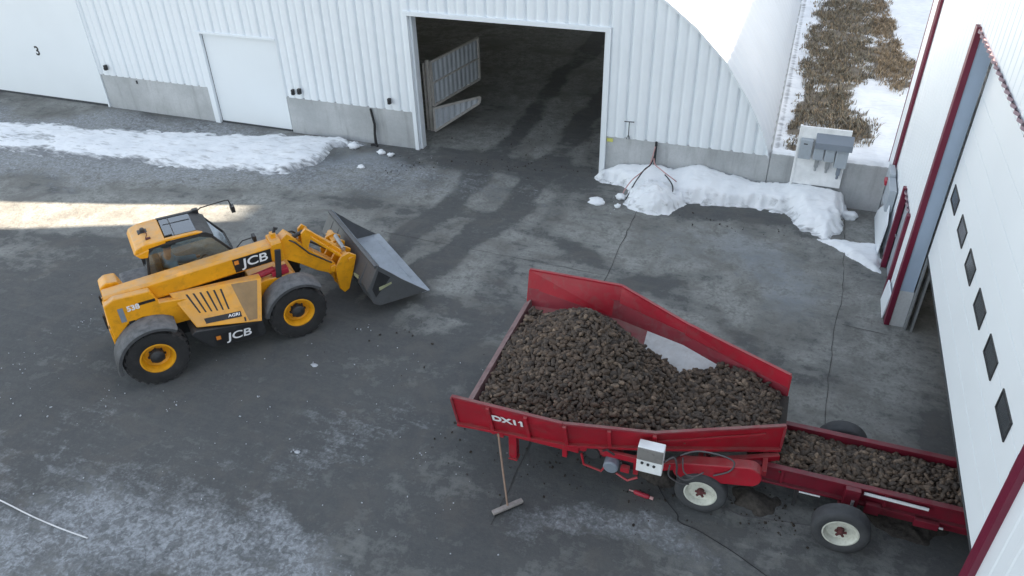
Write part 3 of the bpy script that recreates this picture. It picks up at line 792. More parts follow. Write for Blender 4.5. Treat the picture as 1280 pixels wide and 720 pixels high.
# ------------------------------------------------------------------ corrugated sheet
def sheet(s0, s1, prof, period, zlo, zhi, openings, place):
    """vertical corrugated wall: prof(t in 0..1) -> outward depth; openings = [(s0,s1,z0,z1)]; place(s, d, z)"""
    ss = set()
    n = int(math.ceil((s1 - s0) / period))
    T = sorted(prof)
    for k in range(n + 1):
        for t, _ in T:
            s = s0 + (k + t) * period
            if s0 <= s <= s1: ss.add(round(s, 4))
    ss |= {s0, s1}
    for o in openings: ss |= {o[0], o[1]}
    ss = sorted(ss)
    def dep(s):
        t = ((s - s0) / period) % 1.0
        for (a, da), (b, db) in zip(T[:-1], T[1:]):
            if a <= t <= b: return da + (db - da) * (t - a) / (b - a)
        return T[-1][1]
    mb = MB()
    for a, b in zip(ss[:-1], ss[1:]):
        if b - a < 1e-4: continue
        mid = (a + b) / 2
        za0, za1, zb0, zb1 = zlo(a), zhi(a), zlo(b), zhi(b)
        cuts = sorted([(o[2], o[3]) for o in openings if o[0] < mid < o[1]])
        lo = None
        spans = []
        z = None
        for (c0, c1) in cuts:
            spans.append((z, c0))
            z = c1
        spans.append((z, None))
        for (p, q) in spans:
            l0, l1 = (za0 if p is None else max(p, za0)), (zb0 if p is None else max(p, zb0))
            h0, h1 = (za1 if q is None else min(q, za1)), (zb1 if q is None else min(q, zb1))
            if h0 - l0 < 1e-3 and h1 - l1 < 1e-3: continue
            if h0 < l0 - 1e-3 or h1 < l1 - 1e-3: continue
            mb.add([place(a, dep(a), l0), place(b, dep(b), l1), place(b, dep(b), h1), place(a, dep(a), h0)], [(0, 1, 2, 3)])
    return mb, dep

# ------------------------------------------------------------------ storage hall (left / back)
FY = 20.75
hall = empty('storage_hall', 'large white arched storage hall with corrugated front and dark open doorway', 'building', (-17.2, FY, 0))
def loc_hall(o):
    o.location = (17.2, -FY, 0)
    return o
ARCH = [(0.0, 1.25), (0.06, 1.45), (0.28, 1.98), (0.72, 2.74), (1.50, 3.79), (2.30, 4.55), (3.10, 5.14), (4.4, 5.92), (6.2, 6.75), (8.5, 7.5), (11, 8.05), (14, 8.4), (17.0, 8.5)]
XR, XL = -0.20, -34.2
def arch(x):
    d = min(XR - x, x - XL)
    d = max(d, 0)
    for (a, za), (b, zb) in zip(ARCH[:-1], ARCH[1:]):
        if a <= d <= b: return za + (zb - za) * (d - a) / (b - a)
    return ARCH[-1][1]
ribp = [(0, 0), (.035, .012), (.075, .050), (.12, .066), (.20, .072), (.36, .070), (.42, .062), (.46, .046), (.5, .040), (.54, .046), (.58, .062), (.64, .070), (.80, .072), (.88, .066), (.925, .050), (.965, .012), (1, 0)]
OPEN = (-10.86, -4.90, -0.1, 4.22)
SMALL = (-18.66, -15.68, -0.1, 3.10)
NUM = (-29.6, -23.55, -0.1, 4.22)
mb, _ = sheet(XL, XR - 0.02, ribp, 0.60, lambda x: 1.235, lambda x: arch(x) - 0.015, [OPEN, SMALL, NUM], lambda s, d, z: (s, FY - d, z))
loc_hall(auto_smooth(mb.build('front_wall', M['white_metal'], hall), 50))
# arched roof with ring ribs
V, Fc = [], []
prof = []
xs_ = [XR - d for d, z in ARCH] + [XL + d for d, z in ARCH[::-1][1:]]
zs_ = [z for d, z in ARCH] + [z for d, z in ARCH[::-1][1:]]
fine = []
for i in range(len(xs_) - 1):
    for k in range(3):
        t = k / 3
        fine.append((xs_[i] + (xs_[i + 1] - xs_[i]) * t, zs_[i] + (zs_[i + 1] - zs_[i]) * t))
fine.append((xs_[-1], zs_[-1]))
ysr = [FY - 0.17, FY - 0.12]
k = 0
while ysr[-1] < 46.5: ysr.append(ysr[-1] + 0.12)
nf_ = len(fine)
for j, y in enumerate(ysr):
    off = 0.0 if j < 2 else 0.035 * (0.5 - 0.5 * math.cos(2 * math.pi * (y - FY) / 0.6))
    for i, (x, z) in enumerate(fine):
        a, b = fine[max(i - 1, 0)], fine[min(i + 1, nf_ - 1)]
        tx, tz = b[0] - a[0], b[1] - a[1]
        L = math.hypot(tx, tz)
        V.append((x + (-tz / L) * -off * 1.0, y, z + (-tx / L) * off))
for j in range(len(ysr) - 1):
    for i in range(nf_ - 1):
        Fc.append((j * nf_ + i, j * nf_ + i + 1, (j + 1) * nf_ + i + 1, (j + 1) * nf_ + i))
mb = MB().add(V, Fc)
loc_hall(auto_smooth(mb.build('roof', M['white_roof'], hall), 60))
# rim of the arch at the front (thickness of the end flashing)
mb = MB()
for (x0, z0), (x1, z1) in zip(fine[:-1], fine[1:]):
    mb.hexa([(x0, FY - 0.17, z0 - 0.003), (x1, FY - 0.17, z1 - 0.003), (x1, FY - 0.17, z1 - 0.07), (x0, FY - 0.17, z0 - 0.07)],
            [(x0, FY + 0.0, z0 - 0.003), (x1, FY + 0.0, z1 - 0.003), (x1, FY + 0.0, z1 - 0.07), (x0, FY + 0.0, z0 - 0.07)])
loc_hall(mb.build('verge_flashing', M['white_metal'], hall))
# concrete base pieces
for (a, b) in ((-23.52, -18.80), (-15.66, -11.0), (-4.78, -0.16), (-34.2, -29.7)):
    mb = MB()
    mb.bb(a, b, FY - 0.045, FY + 0.22, -0.2, 1.25)
    loc_hall(mb.build('concrete_base', M['concrete'], hall, bevel=0.015))
for q in ((XR - 0.20, XR + 0.06), (XL - 0.06, XL + 0.20)):
    loc_hall(MB().bb(*q, FY + 0.23, 46.5, -0.2, 1.17).build('side_base', M['concrete'], hall))
mb, _ = sheet(XL + .05, XR - .05, [(0, 0), (1, 0)], 0.6, lambda x: -0.1, lambda x: arch(x) - 0.05, [(-13.5, -2.0, -0.2, 5.0)], lambda q, d, z: (q, 46.4, z))  # unseen far doorway, added only to let light into the hall
loc_hall(mb.build('end_wall', M['white_metal'], hall))
# opening trim
mb = MB()
mb.bb(-11.0, -10.87, FY - 0.12, FY + 0.10, -0.05, 4.36)
mb.bb(-4.89, -4.76, FY - 0.12, FY + 0.10, -0.05, 4.36)
mb.bb(-10.87, -4.89, FY - 0.12, FY + 0.10, 4.23, 4.36)
mb.bb(-10.87, -10.80, FY + 0.02, FY + 0.30, -0.05, 4.23)
mb.bb(-4.96, -4.89, FY + 0.02, FY + 0.30, -0.05, 4.23)
loc_hall(mb.build('doorway_trim', M['white_metal'], hall, bevel=0.008))
# inner lining beside the doorway
for q in ((-11.5, -10.85), (-4.9, -4.3)):
    loc_hall(MB().bb(*q, FY + 0.31, FY + 0.36, -0.1, 4.6).build('inner_lining', M['interior'], hall))
# small door
d = MB().bb(-18.58, -15.72, FY + 0.02, FY + 0.08, 0.03, 3.10)
dd = loc_hall(d.build('door', M['door_white'], hall, bevel=0.006))
mb = MB()
mb.bb(-18.80, -18.60, FY - 0.10, FY + 0.03, -0.02, 3.16)
mb.bb(-18.62, -15.68, FY - 0.11, FY + 0.01, 3.10, 3.17)
o = mb.build('door_frame', M['white_metal'], dd, bevel=0.006)
mb = MB().bb(-18.58, -15.72, FY + 0.0, FY + 0.085, -0.03, 0.045)
mb.build('threshold_seal', M['seal'], dd)
# numbered door
d = MB().bb(-29.55, -23.6, FY + 0.02, FY + 0.08, 0.04, 4.22)
dd = loc_hall(d.build('door', M['door_white'], hall, bevel=0.006))
MB().bb(-29.55, -23.6, FY + 0.0, FY + 0.085, -0.03, 0.06).build('threshold_seal', M['seal'], dd)
MB().bb(-23.60, -23.53, FY - 0.10, FY + 0.05, 0.0, 4.3).build('door_frame', M['white_metal'], dd, bevel=0.006)
text_obj('door_number', '3', M['decal_black'], dd, frame((-26.33, FY + 0.018, 1.80), (1, 0, 0), (0, 0, 1)), size=0.46, bold=0.012, depth=0.004)
# little fittings on the front wall
for (x, z, w) in ((-23.08, 1.55, 0.09), (-15.30, 1.47, 0.08), (-15.05, 1.52, 0.10), (-11.75, 1.55, 0.09)):
    mb = MB()
    mb.bb(x - w / 2, x + w / 2, FY - 0.20, FY - 0.085, z - 0.09, z + 0.09)
    mb.lathe([(FY - 0.24, 0.02), (FY - 0.20, 0.035)], (x, 0, z - 0.02), 'y', 10)
    loc_hall(mb.build('wall_outlet', M['black_plastic'], hall, bevel=0.008))
mb = MB().bb(-21.95, -21.9, FY - 0.075, FY - 0.045, 1.05, 1.16)
loc_hall(mb.build('bracket', M['dark_metal'], hall))
mb = MB().bb(-4.74, -4.56, FY - 0.075, FY - 0.046, 1.08, 1.18)
loc_hall(mb.build('yellow_tag', M['tag_yellow'], hall))
# folding inner gate, seen through the doorway
gate = empty('swing_gate', 'pale steel framed gate of two slatted leaves swung open inside the dark doorway', 'gate', (-11.1, 22.25, 0))
def gate_leaf(name, a_lo, a_hi, b_lo, b_hi, nrib, rail=None):
    """a_* = hinge side bottom/top, b_* = free end"""
    a_lo, a_hi, b_lo, b_hi = [Vector(p) - Vector((-11.1, 22.25, 0)) for p in (a_lo, a_hi, b_lo, b_hi)]
    dirv = (b_lo - a_lo).normalized()
    nrm = Vector((dirv.y, -dirv.x, 0)).normalized()
    mb = MB()
    n = nrib * 4
    for i in range(n):
        t0, t1 = i / n, (i + 1) / n
        w0, w1 = [0, .035, .035, 0][i % 4], [.035, .035, 0, 0][i % 4]
        q = [a_lo.lerp(b_lo, t0) + nrm * w0, a_lo.lerp(b_lo, t1) + nrm * w1, a_hi.lerp(b_hi, t1) + nrm * w1, a_hi.lerp(b_hi, t0) + nrm * w0]
        mb.hexa([p - nrm * 0.006 for p in q], q)
    o = mb.build(name, M['gate_panel'], gate)
    fr = MB()
    for p, q in ((a_lo, a_hi), (a_hi, b_hi), (b_hi, b_lo), (b_lo, a_lo)):
        fr.bar(p + nrm * .03, q + nrm * .03, 0.075, 0.07, up=nrm)
    if rail is not None: fr.bar(a_lo.lerp(a_hi, rail) + nrm * .045, b_lo.lerp(b_hi, rail) + nrm * .045, 0.05, 0.05, up=nrm)
    fr.build('leaf_frame', M['gate_frame'], o, bevel=0.006)
M['gate_panel'] = worn('gate_sheet', (0.50, 0.53, 0.56), 0.5, var=0.08, grime=0.2)
M['gate_frame'] = worn('gate_frame_paint', (0.55, 0.52, 0.48), 0.55, var=0.1, grime=0.3)
gate_leaf('upper_leaf', (-11.05, 22.25, 0.88), (-11.05, 22.25, 2.34), (-10.55, 25.1, 0.88), (-10.55, 25.1, 2.34), 11, 0.52)
gate_leaf('lower_leaf', (-11.0, 22.1, 0.05), (-11.05, 22.2, 0.80), (-9.95, 23.55, 0.62), (-9.92, 23.58, 0.82), 8)
mb = MB()
mb.bar((-0.02, -0.06, 0), (-0.02, -0.06, 2.42), 0.10, 0.10, up=(1, 0, 0))
mb.bar((-0.16, -0.03, 0), (-0.16, -0.03, 2.30), 0.08, 0.08, up=(1, 0, 0))
mb.build('hinge_post', M['gate_frame'], gate, bevel=0.008)

# T-handled rod on the base, pry bar leaning on the wall
mb = MB()
mb.tube([(0, 0, 0), (0.0, 0, 0.52)], 0.012, 8)
mb.tube([(-0.14, 0, 0.52), (0.14, 0, 0.53)], 0.013, 8)
mb.tube([(-0.05, 0, 0), (-0.02, 0, 0.10), (0.02, 0, 0.10), (0.05, 0, 0)], 0.01, 6)
o = tag(mb.build('valve_key', M['dark_metal']), 'thin dark T shaped handle standing on the concrete base right of the doorway', 'handle')
o.location = (-4.10, FY - 0.14, 1.26)
# (stands on a small ledge bolted to the base)
mb = MB()
pts = [(0.06, -0.20, 0.0), (0.03, -0.15, 0.35), (0.05, -0.12, 0.7), (-0.03, -0.085, 1.05), (-0.06, -0.075, 1.2)]
mb.tube(pts, [0.05, 0.04, 0.04, 0.035, 0.03], 8)
mb.tube([(0.16, -0.28, 0.02), (0.0, -0.22, 0.03), (-0.1, -0.26, 0.02)], 0.035, 8)
mb.tube([(0.09, -0.22, 0.0), (0.06, -0.18, 0.3), (0.08, -0.13, 0.65)], 0.02, 6)
o = tag(mb.build('drain_hose', M['bluehose'] if 'bluehose' in M else M['cable']), 'dark crumpled hose leaning upright on the concrete base left of the doorway', 'hose')
o.location = (-12.45, FY, 0)

# hoses over the snow cone
def hose(name, pts, r, mat, label, group='hoses over the snow cone'):
    mb = MB()
    # smooth the path with Catmull-Rom
    P = [Vector(p) for p in pts]
    out = []
    for i in range(len(P) - 1):
        p0, p1, p2, p3 = P[max(i - 1, 0)], P[i], P[i + 1], P[min(i + 2, len(P) - 1)]
        for k in range(6):
            t = k / 6
            out.append(0.5 * ((2 * p1) + (p2 - p0) * t + (2 * p0 - 5 * p1 + 4 * p2 - p3) * t * t + (3 * p1 - p0 - 3 * p2 + p3) * t ** 3))
    out.append(P[-1])
    mb.tube(out, r, 7)
    o = mb.build(name, mat, smooth=True)
    return tag(o, label, 'hose', group) if group else tag(o, label, 'cable')
hose('hose', [(-3.30, 20.60, 1.14), (-3.33, 20.40, 0.85), (-3.36, 20.2, 0.72), (-3.5, 19.95, 0.62), (-3.75, 19.75, 0.40), (-3.92, 19.55, 0.10), (-3.85, 19.35, 0.03)], 0.016, M['hose_pink'], 'faded red hose running down the left side of the snow cone')
hose('hose', [(-3.26, 20.62, 1.20), (-3.28, 20.42, 0.9), (-3.33, 20.2, 0.74), (-3.45, 19.98, 0.68), (-3.62, 19.68, 0.42), (-3.72, 19.45, 0.18), (-3.78, 19.25, 0.05)], 0.018, M['cable'], 'black hose bundled with the red one down the snow cone')
hose('hose', [(-3.3, 20.45, 0.9), (-3.2, 20.2, 0.78), (-3.02, 20.0, 0.76), (-2.8, 19.88, 0.68), (-2.58, 19.92, 0.52), (-2.52, 20.05, 0.40)], 0.016, M['hose_pink'], 'faded red hose looping over the right side of the snow cone')
hose('hose', [(-2.85, 19.88, 0.66), (-2.72, 19.80, 0.58), (-2.60, 19.78, 0.42), (-2.56, 19.70, 0.28), (-2.62, 19.62, 0.22)], 0.018, M['cable'], 'short black hose end drooping on the right side of the snow cone')
mb = MB().tube([(-3.29, 20.63, 0.55), (-3.285, 20.63, 1.27)], [0.03, 0.035], 8)
tag(mb.build('hydrant_pipe', M['cable']), 'short black standpipe on the concrete base behind the snow cone', 'pipe')

# ------------------------------------------------------------------ low wall and electrical panel
mb = MB()
mb.bb(-0.15, 2.86, FY - 0.04, FY + 0.2, -0.2, 1.30)
lw = tag(mb.build('low_wall', M['concrete'], bevel=0.02), 'low grey concrete wall closing the gap between the two white buildings', 'wall')
mb = MB()
vs = []
nn = 40
for i in range(nn + 1):
    x = -0.12 + 2.95 * i / nn
    h = 0.03 + 0.04 * random.random()
    vs += [(x, FY - 0.035 + 0.03 * random.random(), 1.297), (x, FY + 0.02, 1.30 + h), (x, FY + 0.24, 1.30 + h)]
fs = []
for i in range(nn):
    a = 3 * i
    fs += [(a, a + 3, a + 4, a + 1), (a + 1, a + 4, a + 5, a + 2)]
mb.add(vs, fs)
o = mb.build('snow_cap', M['snow'], smooth=True)
tag(o, 'thin frozen snow along the top of the low wall', None, None, 'stuff')

ep = empty('electrical_panel', 'white board with three grey meter cabinets and a grey hood on the low wall', 'electrical panel', (1.12, 20.55, 0.0))
mb = MB()
mb.bb(-0.62, 0.62, -0.03, 0.03, 0.62, 2.26)
mb.bb(-0.66, -0.60, -0.05, 0.05, 0.30, 2.28)
mb.build('backboard', M['white_box'], ep, bevel=0.008)
mb = MB()
mb.prism([(-0.03, 1.86), (-0.30, 1.78), (-0.30, 1.95), (-0.03, 2.12)], -0.22, 0.70, 'yz')
mb.build('hood', M['grey_dark'], ep, bevel=0.008)
cb = MB().bb(-0.58, -0.27, -0.20, -0.03, 1.42, 1.95).build('cabinet', M['grey_box'], ep, bevel=0.012)
MB().bb(-0.50, -0.40, -0.206, -0.20, 1.83, 1.86).build('nameplate', M['black_plastic'], cb)
for x, w, z0, z1 in ((-0.09, 0.25, 1.30, 1.76), (0.19, 0.25, 1.28, 1.76), (0.49, 0.30, 1.14, 1.76)):
    c = MB().bb(x - w / 2, x + w / 2, -0.22, -0.03, z0 + 0.14, z1).build('meter_cabinet', M['grey_box'], ep, bevel=0.012)
    MB().bb(x - w / 2 + .015, x + w / 2 - .015, -0.228, -0.218, z0 + 0.30, z1 - 0.05).build('cabinet_door', M['grey_box'], c, bevel=0.006)
    cm = MB()
    cm.bb(x - 0.05, x + 0.05, -0.16, -0.05, z0 - 0.10, z0 + 0.13)
    cm.tube([(x, -0.10, z0 - 0.10), (x, -0.10, z0 - 0.22)], 0.035, 8)
    cm.build('conduit', M['galv'] if x < .4 else M['grey_dark'], c, bevel=0.01)

# ------------------------------------------------------------------ packing shed (right)
WX = 2.93
shed = empty('packing_shed', 'white metal clad packing shed with burgundy trim and half raised overhead door', 'building', (WX, 10, 0))
def loc_shed(o):
    o.location = (-WX, -10, 0)
    return o
shp = [(0, 0.0), (0.12, 0.0), (0.20, 0.010), (0.42, 0.010), (0.50, 0.0), (1.0, 0.0)]
BIG = (6.90, 15.42, -0.1, 6.36)
MAN = (16.62, 17.82, -0.1, 2.06)
YEND = 21.36
mb, sdep = sheet(-14.0, YEND, shp, 0.30, lambda y: -0.02, lambda y: 9.4, [BIG, MAN], lambda s, d, z: (WX - d, s, z))
loc_shed(mb.build('front_wall', M['wall_white'], shed))
for q in ((WX + 0.02, 39.99, YEND - 0.06, YEND - 0.0), (WX + 0.02, 39.99, -14.0, -13.94), (40, 40.06, -14.0, YEND)):
    loc_shed(MB().bb(*q, -0.02, 9.35).build('outer_wall', M['wall_white'], shed))
mb = MB()
mb.prism([(WX - 0.35, 9.36), (21.5, 12.6), (40.4, 9.36), (40.4, 9.46), (21.5, 12.75), (WX - 0.35, 9.47)], -14.3, YEND - 0.02, 'xz')
loc_shed(mb.build('roof', M['white_roof'], shed))
for q in ((WX + 0.12, WX + 0.16, 15.60, YEND - 0.1), (WX + 0.12, WX + 0.16, -13.9, 6.74), (17, 17.1, -13.9, YEND - 0.1)):
    loc_shed(MB().bb(*q, 0, 9.3).build('inner_lining', M['dark_lining'], shed))
# red trims
for q in ((15.395, 15.59), (6.73, 6.925)):
    loc_shed(MB().bb(WX - 0.075, WX + 0.03, *q, -0.01, 6.40).build('door_trim', M['trim_red'], shed, bevel=0.006))
mb = MB()
mb.bb(WX - 0.045, WX - 0.012, 20.20, 20.58, 0.0, 9.3)
for y in (20.25, 20.38, 20.51):
    mb.bb(WX - 0.066, WX - 0.040, y - 0.035, y + 0.035, 0.01, 9.29)
loc_shed(mb.build('corner_trim', M['trim_red'], shed, bevel=0.004))
loc_shed(MB().bb(WX - 0.060, WX + 0.05, YEND - 0.02, YEND + 0.05, 0.0, 9.3).build('edge_trim', M['trim_red'], shed, bevel=0.004))
mb = MB().bb(WX - 0.050, WX - 0.012, 20.585, YEND - 0.022, 0.0, 9.3)
loc_shed(mb.build('corner_panel', M['wall_white'], shed))
# serrated underside above the big door
def soffit(y0, y1, z, xin, name, mat):
    ys = np.arange(y0, y1 + 0.001, 0.0125)
    vs, fs = [], []
    for y in ys:
        t_ = (y / 0.27) % 1.0
        d = 0.012 + 0.05 * (0.5 - 0.5 * math.cos(2 * math.pi * t_)) ** 0.7
        vs += [(WX - d - 0.004, y, z), (xin, y, z), (WX - d - 0.004, y, z + 0.05)]
    for i in range(len(ys) - 1):
        a = 3 * i
        fs += [(a, a + 1, a + 4, a + 3), (a, a + 3, a + 5, a + 2)]
    return loc_shed(MB().add(vs, fs).build(name, mat, shed))
soffit(6.9, 15.42, 6.345, WX + 0.30, 'lintel', M['mauve'])
# door reveal
for a, b in ((15.418, 15.47), (6.85, 6.902)):
    loc_shed(MB().bb(WX + 0.031, WX + 0.30, a, b, 0.9, 6.34).build('door_jamb', M['jamb_grey'], shed, bevel=0.004))
for a, b in ((15.412, 15.56), (6.76, 6.908)):
    loc_shed(MB().bb(WX + 0.032, WX + 0.32, a, b, -0.02, 0.9).build('jamb_foot', M['concrete'], shed, bevel=0.01))
for q in ((WX + 0.325, WX + 0.36, 15.30, 15.43), (WX + 0.44, WX + 0.48, 15.26, 15.44)):
    loc_shed(MB().bb(*q, 0.0, 6.6).build('door_track', M['galv'], shed))
# overhead door
mb = MB()
DX = WX + 0.31
zb = 1.90
nsec = 8
for k in range(nsec):
    mb.bb(DX, DX + 0.05, 6.88, 15.28, zb + 0.56 * k + 0.004, zb + 0.56 * (k + 1) - 0.004)
mb.bb(DX + 0.012, DX + 0.045, 6.88, 15.28, zb, zb + 0.56 * nsec)
od = loc_shed(mb.build('overhead_door', M['door_white'], shed, bevel=0.004))
for y in (14.62, 13.42, 12.23, 11.04, 9.86, 8.67, 7.48):
    fr = MB()
    for a in ((y - .33, y + .33, 3.35, 3.375), (y - .33, y + .33, 3.645, 3.67), (y - .33, y - .305, 3.375, 3.645), (y + .305, y + .33, 3.375, 3.645)):
        fr.bb(DX - 0.02, DX - 0.001, *a)
    w = fr.build('window', M['black_plastic'], od)
    MB().bb(DX - 0.010, DX - 0.002, y - .305, y + .305, 3.375, 3.645).build('pane', M['pane'], w)
MB().bb(DX - 0.006, DX + 0.056, 6.88, 15.28, zb - 0.05, zb - 0.002).build('bottom_seal', M['seal'], od)
MB().bb(DX - 0.008, DX + 0.05, 15.285, 15.315, zb - 0.05, 6.34).build('side_seal', M['seal'], od)
# side door
sd_ = MB().bb(WX + 0.06, WX + 0.10, 16.62, 17.82, 0.0, 2.06)
sdo = loc_shed(sd_.build('side_door', M['grey_box'], shed))
for a, b in ((17.82, 17.97), (16.47, 16.62)):
    MB().bb(WX - 0.075, WX + 0.04, a, b, -0.02, 2.12).build('door_frame', M['trim_red'], sdo, bevel=0.006)
MB().tube([(WX + 0.06, 17.68, 1.0), (WX + 0.01, 17.68, 1.0), (WX + 0.01, 17.56, 1.0)], 0.012, 8).build('handle', M['steel'], sdo)
soffit(16.55, 17.9, 2.07, WX + 0.10, 'door_head', M['mauve'])
# low white guard board leaning over the foot of the corner
mb = MB()
mb.plate([(WX - 0.19, 18.25, 0.0), (WX - 0.17, 20.35, 0.0), (WX - 0.15, 20.30, 0.25), (WX - 0.14, 18.95, 1.28), (WX - 0.14, 18.3, 0.9)], (0.03, 0, 0))
tag(mb.build('guard_board', M['wall_white'], bevel=0.006), 'pointed white board standing against the shed wall beside the side door', 'board')
mb = MB()
mb.plate([(WX - 0.12, 15.62, 0.0), (WX - 0.12, 16.36, 0.0), (WX - 0.08, 16.36, 0.55), (WX - 0.08, 15.62, 0.62)], (0.03, 0, 0))
tag(mb.build('kick_board', M['wall_white'], bevel=0.006), 'low white kick board on the shed wall between side door and big door', 'board')
# isolator on the wall
iso = empty('isolator_switch', 'grey wall isolator box with a red handle beside the shed corner', 'switch box', (WX - 0.09, 19.2, 1.35))
MB().bb(-0.12, 0.05, -0.42, 0.36, -0.36, 0.22).build('enclosure', M['grey_box'], iso, bevel=0.015)
MB().bb(-0.10, 0.04, 0.37, 0.95, -0.05, 0.30).build('switch_box', M['grey_box'], iso, bevel=0.015)
MB().bb(-0.17, -0.10, 0.34, 0.62, -0.02, 0.10).build('handle', M['red_small'], iso, bevel=0.01)
MB().tube([(-0.04, 0.2, -0.3), (-0.04, 0.45, -0.62), (-0.04, 0.7, -0.72), (-0.02, 1.0, -0.6)], 0.035, 8).build('conduit', M['galv'], iso)

# neighbouring shed out of sight, whose shade lies over the alley
nb_ = empty('neighbour_shed', 'plain grey shed beyond the field, behind the packing shed', 'building', (20, 29.1, 0))
MB().bb(0, 20, -6.5, 60, 0, 10.4).build('main_hall', M['white_metal'], nb_)
MB().prism([(-0.2, 10.41), (10, 12.5), (20.2, 10.41)], -6.6, 60.1, 'xz').build('roof', M['white_roof'], nb_)

# ------------------------------------------------------------------ telehandler
TO = (-11.786, 9.493, 0.0)
th = empty('telehandler', 'yellow telescopic loader with a wide dark bucket lowered in front', 'loader', TO, R_(50.4))
def wheel(parent, c, R, W, rr, out, mats, hubw=0.10, lugs=True, star=False, name='wheel'):
    hk = 0.5 if star else 1.0
    """c = centre; out = +1/-1 direction of the outer face along local y"""
    tm, rm, hm = mats
    hub = MB()
    hub.lathe([(c[1] + out * (W * .10), rr * .44 * hk), (c[1] + out * (W * .34), rr * .42 * hk), (c[1] + out * (W * .40), rr * .30 * hk), (c[1] + out * (W * .46), rr * .10)], (c[0], 0, c[2]), 'y', 20)
    for k in range(0 if star else 8):
        a = k * math.pi / 4
        hub.lathe([(c[1] + out * W * .12, .022), (c[1] + out * (W * .24), .02)], (c[0] + rr * .47 * math.cos(a), 0, c[2] + rr * .47 * math.sin(a)), 'y', 6)
    if star:
        for k in range(5):
            a = k * 2 * math.pi / 5 + .3
            hub.bar((c[0], c[1] + out * W * .36, c[2]), (c[0] + rr * .34 * math.cos(a), c[1] + out * W * .36, c[2] + rr * .34 * math.sin(a)), 0.035, 0.03, up=(0, 1, 0))
    h = hub.build(name, hm, parent, bevel=0.006)
    t = MB()
    w = W / 2
    t.lathe([(c[1] - w * .86, rr), (c[1] - w * .98, rr + (R - rr) * .25), (c[1] - w, rr + (R - rr) * .55), (c[1] - w * .93, R * .93), (c[1] - w * .75, R * .975), (c[1], R * .985),
             (c[1] + w * .75, R * .975), (c[1] + w * .93, R * .93), (c[1] + w, rr + (R - rr) * .55), (c[1] + w * .98, rr + (R - rr) * .25), (c[1] + w * .86, rr)], (c[0], 0, c[2]), 'y', 56, closed=True)
    if lugs:
        nl = 22
        for side in (-1, 1):
            for k in range(nl):
                a = 2 * math.pi * (k + (0.5 if side > 0 else 0)) / nl
                pts = []
                for (yy, da, rad, wd) in ((0.02, -0.16, R * 1.0, .030), (0.55, 0.02, R * 1.0, .034), (0.98, 0.12, R * .95, .038)):
                    pts.append((yy, a + da, rad, wd))
                for (p, q) in zip(pts[:-1], pts[1:]):
                    quads = []
                    for (yy, aa, rad, wd) in (p, q):
                        y = c[1] + side * yy * w
                        for r_, dd in ((R * .92, -wd / R), (R * .92, wd / R), (rad + .018, wd * .75 / R), (rad + .018, -wd * .75 / R)):
                            quads.append((c[0] + r_ * math.cos(aa + dd), y, c[2] + r_ * math.sin(aa + dd)))
                    t.add(quads, [(3, 2, 1, 0), (4, 5, 6, 7), (0, 1, 5, 4), (1, 2, 6, 5), (2, 3, 7, 6), (3, 0, 4, 7)])
    auto_smooth(t.build('tyre', tm, h), 40)
    r = MB()
    r.lathe([(c[1] + out * w * .88, rr * 1.01), (c[1] + out * w * .90, rr * .93), (c[1] + out * w * .62, rr * .84), (c[1] + out * w * .22, rr * .78), (c[1] + out * w * .10, rr * .62), (c[1] + out * w * .2, rr * .2),
             (c[1] - out * w * .86, rr * .2), (c[1] - out * w * .86, rr * 1.01)], (c[0], 0, c[2]), 'y', 48, closed=True)
    auto_smooth(r.build('rim', rm, h), 35)
    return h
for u in (0.0, 2.9):
    for s in (-1, 1):
        wheel(th, (u, s * 0.93, 0.625), 0.625, 0.46, 0.335, s, (M['tyre'], M['yellow_rim'], M['black_plastic']))
# chassis and axles
mb = MB()
mb.bb(-0.50, 3.05, -0.42, 0.42, 0.52, 0.98)
mb.lathe([(-0.72, 0.10), (0.72, 0.10)], (0, 0, 0.62), 'y', 12)
mb.lathe([(-0.72, 0.10), (0.72, 0.10)], (2.9, 0, 0.62), 'y', 12)
mb.bb(-0.15, 0.15, -0.5, 0.5, 0.40, 0.80)
mb.bb(2.75, 3.05, -0.5, 0.5, 0.40, 0.80)
mb.bb(0.75, 2.1, 0.42, 1.02, 0.45, 0.95)
mb.build('chassis', M['dark_metal'], th, bevel=0.02)
# yellow body behind and ahead
mb = MB()
mb.prism([(-0.62, 1.05), (-0.62, 1.50), (-0.60, 1.86), (-0.40, 1.95), (0.25, 1.92), (0.35, 1.60), (0.88, 1.52), (0.88, 0.98), (0.45, 1.00), (0.30, 1.22), (0.0, 1.38), (-0.3, 1.32), (-0.52, 1.10)], -0.70, -0.53, 'xz')
mb.prism([(-0.62, 1.0), (-0.62, 1.42), (-0.50, 1.50), (0.9, 1.46), (0.9, 0.95), (-0.4, 0.9)], -0.52, 0.62, 'xz')
mb.prism([(-0.60, 1.43), (-0.58, 1.92), (-0.45, 2.0), (-0.25, 1.98), (-0.1, 1.5)], -0.08, 0.30, 'xz')
mb.prism([(-0.66, 0.88), (-0.66, 1.30), (-0.50, 1.36), (-0.45, 0.88)], -0.66, 0.66, 'xz')
body = mb.build('body', M['yellow'], th, bevel=0.03, seg=3)
mb = MB()
mb.prism([(2.15, 0.80), (2.20, 1.28), (2.45, 1.34), (3.05, 1.30), (3.2, 1.0), (3.1, 0.80)], -0.62, -0.45, 'xz')
mb.prism([(2.15, 0.80), (2.20, 1.22), (3.05, 1.22), (3.2, 1.0), (3.1, 0.80)], -0.44, 0.60, 'xz')
mb.build('front_body', M['yellow'], th, bevel=0.02)
MB().bb(-0.20, 0.85, 0.30, 1.0, 1.42, 1.56).build('rear_deck', M['fender'], th, bevel=0.05, seg=3)
